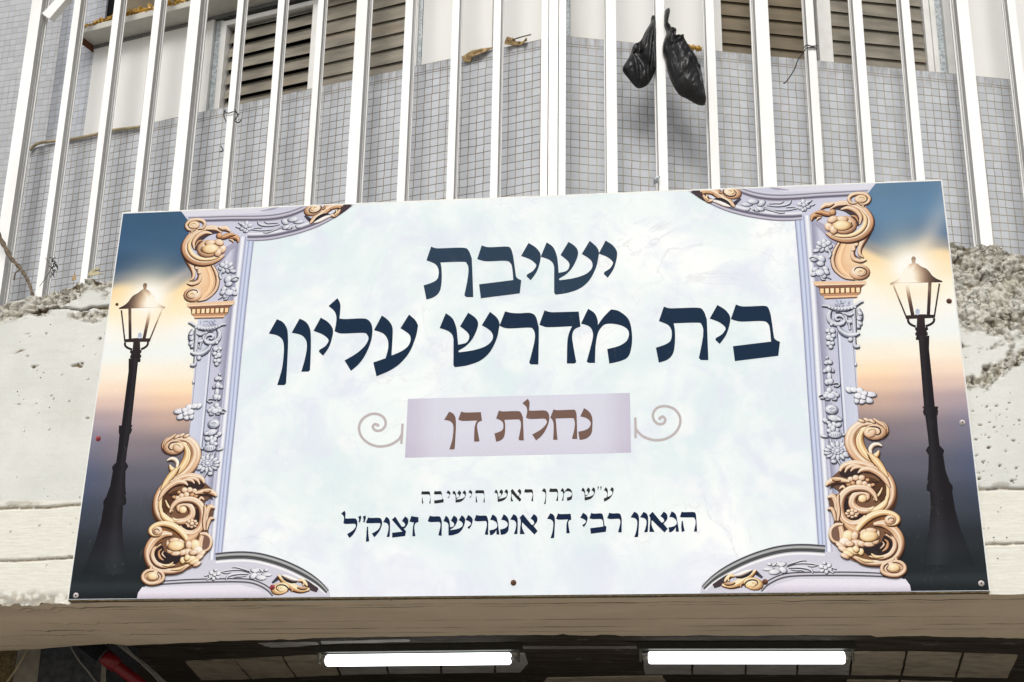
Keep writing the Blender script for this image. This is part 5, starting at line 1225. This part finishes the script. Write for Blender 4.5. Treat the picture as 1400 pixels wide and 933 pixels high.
    for x, y, rx, ry, ro in ((262, 1318, 8, 3.4, 30), (290, 1352, 9, 3.6, 26), (372, 1366, 9.4, 4.6, 16), (330, 1390, 8, 3.4, 22), (300, 1412, 7, 3, 26), (445, 1375, 4, 5, 0), (400, 1350, 5, 4, 40)): p.blob(*B((x, y))[0], rx, ry, GOLDY if x > 320 else GOLD, ro)
    # arm with the side volute
    p.stroke(B((410, 1180), (440, 1135), (490, 1085), (560, 1040), (650, 1018), (730, 1030), (778, 1065), (780, 1100), (745, 1122), (695, 1120), (662, 1095)), [7, 10, 11, 11, 9, 8, 7.6, 7, 7, 6, 2], GOLDY, step=7)
    p.blob(*B((712, 1083))[0], 8, 6.4, GOLD, 0, .4); p.stroke(B((690, 1090), (705, 1068), (740, 1072), (742, 1095), (716, 1104)), [1.2, 1.6, 1.6, 1.4, .6], (110, 72, 48), flat=True)
    p.stroke(B((470, 1170), (540, 1110), (640, 1080)), [1, 2, 1], (150, 100, 60), flat=True)
    # bottom volute
    p.stroke(B((760, 1420), (765, 1455), (730, 1470)), [4, 5, 5], GOLD)
    p.blob(*B((742, 1523))[0], 16.4, 10.4, GOLD); p.stroke(B((690, 1470), (645, 1500), (640, 1550), (690, 1582), (780, 1588), (840, 1550), (840, 1500), (795, 1466), (730, 1462)), [3, 5.4, 6, 6, 6, 6, 5.6, 5, 2.4], GOLD)
    p.stroke(B((700, 1490), (680, 1530), (720, 1562), (780, 1560), (810, 1530)), [1, 2, 2, 1.8, .8], (112, 72, 56), flat=True); p.blob(*B((748, 1518))[0], 8.4, 5.6, GOLDY, 0, .3)
    return p.build('printed_border')
border(False); border(True)

# ---- name plate, flourishes
p = Print(False, .0004); q = [(557.5, 546), (861, 538), (862.7, 619.7), (553.5, 626.4)]
P = []; F_ = []
for j in range(9):
    for i in range(25):
        a = np.array(q[0]) + (np.array(q[1]) - q[0]) * i / 24; b = np.array(q[3]) + (np.array(q[2]) - q[3]) * i / 24; P.append(tuple(a + (b - a) * j / 8))
for j in range(8):
    for i in range(24): k_ = j * 25 + i; F_.append((k_, k_ + 1, k_ + 26, k_ + 25))
def pc(x, y):
    e = min(abs(x - 556), abs(x - 862)) / 153.; d = smooth(.28, 0, e) * .8 + smooth(.6, 1, (y - 540) / 86) * .25; return np.array((221, 222, 236)) * (1 - d) + np.array((203, 196, 216)) * d
p.add(P, F_, [pc(*a) for a in P]); p.build('name_plate')
FC = (196, 187, 188)
for pts, tick in (([(205, 222), (196, 240), (170, 259), (140, 269), (105, 270), (68, 256), (40, 228), (32, 192), (46, 160), (78, 140), (110, 140), (134, 156), (140, 182), (124, 204), (100, 206), (88, 192), (96, 180), (108, 184)], [(209, 178), (207, 220), (204, 260)]),
                  ([(1159, 198), (1170, 215), (1195, 234), (1235, 246), (1280, 241), (1318, 218), (1338, 184), (1338, 150), (1316, 120), (1280, 108), (1248, 114), (1230, 136), (1232, 162), (1250, 180), (1272, 178), (1279, 162), (1268, 150), (1257, 158)], [(1157, 154), (1158, 196), (1158, 238)])):
    p = Print(); zz = ZZ(480, 520, 2.979); p.stroke(zz(pts), 3.5, FC, 8, flat=True); e = zz(pts)[-1]; p.blob(e[0], e[1], 2.3, 2.3, (FC,) * 3, 0, 0)
    p.stroke(zz(tick), 3.4, FC, 4, flat=True); p.build('flourish')

# ---- Hebrew lettering: outlines as (x, y) corners and (x, y, 1) points on curves
GL = {
 'tav': [(182,200),(230,215,1),(300,215,1),(490,211,1),(540,235,1),(568,300,1),(575,350,1),(588,688),(520,688),(502,670),(535,500,1),(541,410,1),(525,365,1),(490,347,1),(272,353),(283,420,1),(284,520,1),(272,610,1),(245,660,1),(200,692,1),(137,712),(110,575),(190,548,1),(240,515,1),(255,460,1),(248,405,1),(215,365,1),(137,332)],
 'yod': [(670,186),(735,225,1),(775,270,1),(788,310,1),(780,370,1),(750,460,1),(692,542),(652,505),(657,487),(710,455,1),(735,425,1),(745,400,1),(730,375,1),(680,340,1),(600,310)],
 'bet': [(838,182),(890,198,1),(960,199,1),(1090,194,1),(1130,208,1),(1152,260,1),(1165,330,1),(1187,485),(1205,505,1),(1241,523),(1226,650),(830,698),(812,562),(1160,520),(1148,400,1),(1130,355,1),(1080,333,1),(900,338,1),(840,330,1),(793,315)],
 'shin': [(873,103),(915,135,1),(938,190,1),(945,240,1),(950,298),(1000,285,1),(1018,255,1),(1010,225,1),(962,184),(1012,100),(1050,125,1),(1072,155,1),(1070,195,1),(1040,260,1),(1000,305,1),(952,335),(955,345),(1040,333,1),(1110,312,1),(1150,285,1),(1166,255,1),(1160,225,1),(1135,200,1),(1097,178),(1148,94),(1190,130,1),(1207,165,1),(1203,200,1),(1190,260,1),(1150,340,1),(1090,395,1),(1010,425,1),(930,437),(921,425),(921,262),(912,235,1),(885,212,1),(835,195)],
 'finalnun': [(152,199),(195,220,1),(225,265,1),(233,320,1),(233,420,1),(220,670),(208,684),(155,684),(190,560,1),(203,440,1),(200,370,1),(180,335,1),(145,315,1),(93,305)],
 'vav': [(320,194),(365,218,1),(393,260,1),(402,310,1),(403,420,1),(397,572),(385,585),(333,585),(362,480,1),(374,400,1),(365,350,1),(330,315,1),(261,299)],
 'lamed': [(598,44),(615,75,1),(620,110,1),(613,194),(660,198,1),(790,194,1),(835,215,1),(855,265,1),(848,350,1),(810,450,1),(760,525,1),(698,580),(651,503),(740,450,1),(800,395,1),(826,345,1),(815,312,1),(785,300,1),(640,305,1),(600,298,1),(577,287),(588,230,1),(590,180,1),(575,140,1),(533,102)],
 'ayin': [(925,172),(970,205,1),(1000,250,1),(1005,310,1),(996,467),(1070,435,1),(1120,395,1),(1137,350,1),(1125,310,1),(1062,266),(1125,165),(1170,205,1),(1192,245),(1175,330,1),(1130,440,1),(1060,525,1),(980,580,1),(886,620),(862,518),(953,487),(972,410,1),(968,350,1),(935,305,1),(868,280)],
 'resh': [(484,128),(530,138,1),(580,140,1),(650,138,1),(685,160,1),(702,215,1),(707,260,1),(704,478),(655,478),(643,467),(675,340,1),(681,280,1),(668,245,1),(640,235,1),(500,240,1),(447,222)],
 'dalet': [(744,121),(780,132,1),(830,133,1),(970,129),(982,228),(945,245,1),(928,280,1),(932,340,1),(954,462),(943,471),(892,471),(895,330,1),(908,265,1),(927,226),(770,232,1),(735,225,1),(710,216)],
 'mem': [(1032,111),(1075,140,1),(1095,185,1),(1097,218),(1135,165,1),(1185,115),(1240,128,1),(1300,180,1),(1322,260,1),(1322,350,1),(1300,425,1),(1250,455,1),(1173,473),(1159,377),(1240,355,1),(1290,320,1),(1303,270,1),(1280,235,1),(1220,213,1),(1150,212,1),(1115,240,1),(1095,280,1),(1082,360,1),(1078,468),(1035,468),(1023,460),(1050,360,1),(1065,290,1),(1055,245,1),(1030,222,1),(985,209)],
 'nun': [(1080,207),(1140,245,1),(1185,300,1),(1207,380,1),(1205,500,1),(1190,590,1),(1130,655,1),(1060,678,1),(1012,682),(992,560),(1090,538,1),(1155,500,1),(1182,440,1),(1160,390,1),(1100,350,1),(1022,332)],
 'het': [(622,222),(660,236,1),(720,237,1),(920,230,1),(950,245,1),(965,290,1),(970,360,1),(978,668),(912,668),(898,660),(930,540,1),(942,440,1),(930,380,1),(900,357,1),(652,362),(662,450,1),(670,560,1),(682,680),(615,680),(622,560,1),(622,450,1),(605,385,1),(572,350)],
 'qof': [[(467,192),(500,202,1),(620,200,1),(655,215,1),(672,260,1),(665,320,1),(630,400,1),(560,488),(520,432),(600,385,1),(640,330,1),(645,295,1),(625,278,1),(470,280,1),(433,270)],[(447,335),(465,330),(470,440,1),(482,545),(433,555),(440,450,1)]],
 'tsadi': [(865,182),(950,315,1),(970,332,1),(1000,325,1),(1010,300,1),(995,270,1),(963,247),(1008,180),(1045,205,1),(1058,240,1),(1050,290,1),(1015,345,1),(990,358),(1025,400),(1010,468),(820,492),(820,420),(970,405),(815,228)],
 'zayin': [(1105,172),(1140,182,1),(1208,192),(1205,262),(1170,275,1),(1150,310,1),(1148,380,1),(1163,470),(1118,472),(1122,380,1),(1130,310,1),(1142,270),(1100,262,1),(1073,252)],
 'gimel': [(950,108),(1000,140,1),(1025,200,1),(1058,408),(1012,408),(1010,340),(990,375,1),(950,410,1),(915,418),(903,345),(960,335,1),(1010,310,1),(1025,270,1),(1010,230,1),(970,200,1),(915,188)],
 'alef': [(672,115),(800,272),(825,268,1),(840,245,1),(825,210,1),(785,180),(832,112),(870,140,1),(888,175,1),(880,230,1),(830,290),(892,365),(845,420),(660,235),(655,290,1),(670,350,1),(700,410),(625,412),(628,330,1),(638,240,1),(635,200),(620,165)],
 'he': [[(1098,110),(1130,120,1),(1260,118,1),(1300,135,1),(1312,200,1),(1325,405),(1278,407),(1295,330,1),(1303,260,1),(1290,215,1),(1260,198,1),(1110,198,1),(1072,188)],[(1098,252),(1115,250),(1125,320,1),(1142,400),(1098,412),(1092,330,1)]],
 'gershayim': [[(320,185),(358,168),(365,200,1),(347,265),(325,270),(332,225,1)],[(388,185),(428,166),(434,198,1),(416,265),(394,268),(400,225,1)]],
}
def outline(pts):
    n = len(pts); out = []; ci = [i for i, q in enumerate(pts) if len(q) == 2]
    for a, b in zip(ci, ci[1:] + [ci[0] + n]):
        run = [pts[i % n][:2] for i in range(a, b + 1)]
        out += [run[0]] if len(run) == 2 else crom(run, 5).tolist()[:-1]
    return np.array(out, float)
GLO = {k: [outline(c) for c in (v if isinstance(v[0], list) else [v])] for k, v in GL.items()}
def inset(P, d):
    n = len(P); A = 0
    for i in range(n): A += P[i][0] * P[(i + 1) % n][1] - P[(i + 1) % n][0] * P[i][1]
    sg = 1 if A > 0 else -1; out = []
    for i in range(n):
        t = P[(i + 1) % n] - P[i - 1]; t = t / (np.linalg.norm(t) + 1e-9); out.append(P[i] + np.array((-t[1], t[0])) * sg * d)
    return np.array(out)
def line(name, col, items, thin=0.0):
    it = sorted(items, key=lambda q: -q[3]); hgt = np.median([q[4] - q[2] for q in it]); words = [[it[0]]]
    for q in it[1:]:
        if min(e[1] for e in words[-1]) - q[3] > .27 * hgt: words.append([])
        words[-1].append(q)
    return [word(name, col, w_, thin) for w_ in words]
def word(name, col, items, thin):
    p = Print(False, .0009)
    for g_, x0, y0, x1, y1 in items:
        allp = np.vstack(GLO[g_]); mn, mx = allp.min(0), allp.max(0)
        for c in GLO[g_]:
            q = (c - mn) / (mx - mn) * np.array((x1 - x0, y1 - y0)) + np.array((x0, y0))
            if thin: q = inset(q, thin)
            tr_ = tessellate_polygon([[Vector((a, b, 0)) for a, b in q]])
            p.add([tuple(a) for a in q], tr_, [col] * len(q), nextlay())
    return p.build(name)
def box(ox, oy, sc, *L): return [(g_, ox + a / sc, oy + b / sc, ox + c / sc, oy + d / sc) for g_, a, b, c, d in L]
NAVY = (34, 56, 82)
line('printed_word', (40, 62, 84), box(560, 310, 4.667, ('tav', 88, 130, 405, 468), ('bet', 430, 122, 711, 460), ('yod', 710, 107, 835, 345), ('shin', 835, 94, 1207, 437), ('yod', 1205, 92, 1323, 330)))
line('printed_word', (14, 42, 68), box(350, 400, 5.385, ('finalnun', 93, 199, 235, 684), ('vav', 261, 194, 403, 585), ('yod', 422, 187, 566, 468), ('lamed', 533, 44, 856, 580), ('ayin', 862, 165, 1192, 620))
     + box(590, 400, 4.8276, ('shin', 52, 130, 448, 496), ('resh', 447, 128, 707, 478), ('dalet', 710, 121, 982, 472), ('mem', 985, 111, 1323, 473)) + box(880, 390, 6.667, ('tav', 110, 200, 588, 712), ('yod', 600, 186, 788, 542), ('bet', 793, 182, 1241, 698)))
line('printed_word', (120, 94, 84), box(600, 540, 10.973, ('finalnun', 78, 258, 255, 825), ('dalet', 288, 255, 645, 708)) + [('tav', 675.9, 561.9, 716, 604.9)] + box(700, 540, 10.975, ('lamed', 153, 65, 558, 692), ('het', 572, 222, 978, 682), ('nun', 992, 207, 1207, 682)))
line('printed_word', (44, 46, 50), box(565, 655, 10, ('he', 103, 167, 240, 345), ('bet', 277, 165, 418, 345), ('yod', 448, 158, 510, 272), ('shin', 530, 155, 725, 332), ('yod', 750, 150, 808, 268), ('he', 840, 152, 980, 330), ('shin', 1105, 140, 1298, 322))
     + box(695, 655, 9.333, ('alef', 25, 128, 168, 298), ('resh', 197, 130, 318, 293), ('finalnun', 423, 120, 485, 328), ('resh', 515, 122, 637, 288), ('mem', 662, 118, 818, 288), ('shin', 928, 108, 1110, 282), ('gershayim', 1132, 95, 1192, 152), ('ayin', 1212, 105, 1347, 298)), .28)
line('printed_word', (8, 36, 68), box(460, 690, 10.77, ('lamed', 68, 95, 308, 497), ('gershayim', 320, 165, 432, 270), ('qof', 433, 192, 672, 555), ('vav', 688, 185, 788, 482), ('tsadi', 815, 180, 1058, 492), ('zayin', 1073, 172, 1208, 472))
     + box(580, 690, 10, ('resh', 48, 158, 240, 430), ('shin', 262, 150, 560, 430), ('yod', 565, 148, 662, 340), ('resh', 683, 148, 875, 418), ('gimel', 890, 140, 1028, 425), ('nun', 1035, 138, 1157, 420), ('vav', 1175, 137, 1278, 410))
     + [('alef', 710.3, 703.5, 735, 731.8)] + box(700, 690, 10.77, ('finalnun', 515, 135, 632, 502), ('dalet', 648, 137, 873, 430), ('yod', 1005, 128, 1113, 338), ('bet', 1140, 130, 1390, 437))
     + box(830, 690, 10.77, ('resh', 0, 128, 215, 418), ('finalnun', 345, 115, 470, 487), ('vav', 485, 115, 605, 414), ('alef', 618, 112, 892, 420), ('gimel', 903, 108, 1058, 418), ('he', 1072, 110, 1325, 412)))

# ---- screws
for x, y, mt in ((134.5, 600, 'screw_red'), (104, 814.5, 'screw_head'), (372.5, 803.5, 'screw_red'), (702, 797, 'screw_rust'), (1046, 796, 'screw_rust'), (1341.5, 798, 'screw_head'), (1315.5, 578, 'screw_head'), (1297.5, 412, 'screw_rust'), (160, 416.5, 'screw_rust')):
    c = onplane(x, y, S0, SN); big = 0.6 if x == 160 else 1
    m = MB(); m.tube([c, c + SN * .003], .013 * big, 14); m.tube([c + SN * .003, c + SN * .006], [.0085 * big, .006 * big], 12)
    s_ = m.build('screw', M[mt], sign, True)
    m = MB(); m.tube([c + SN * .0058, c + SN * .0064], .0045 * big, 8); m.build('screw_recess', M['wire'], s_)
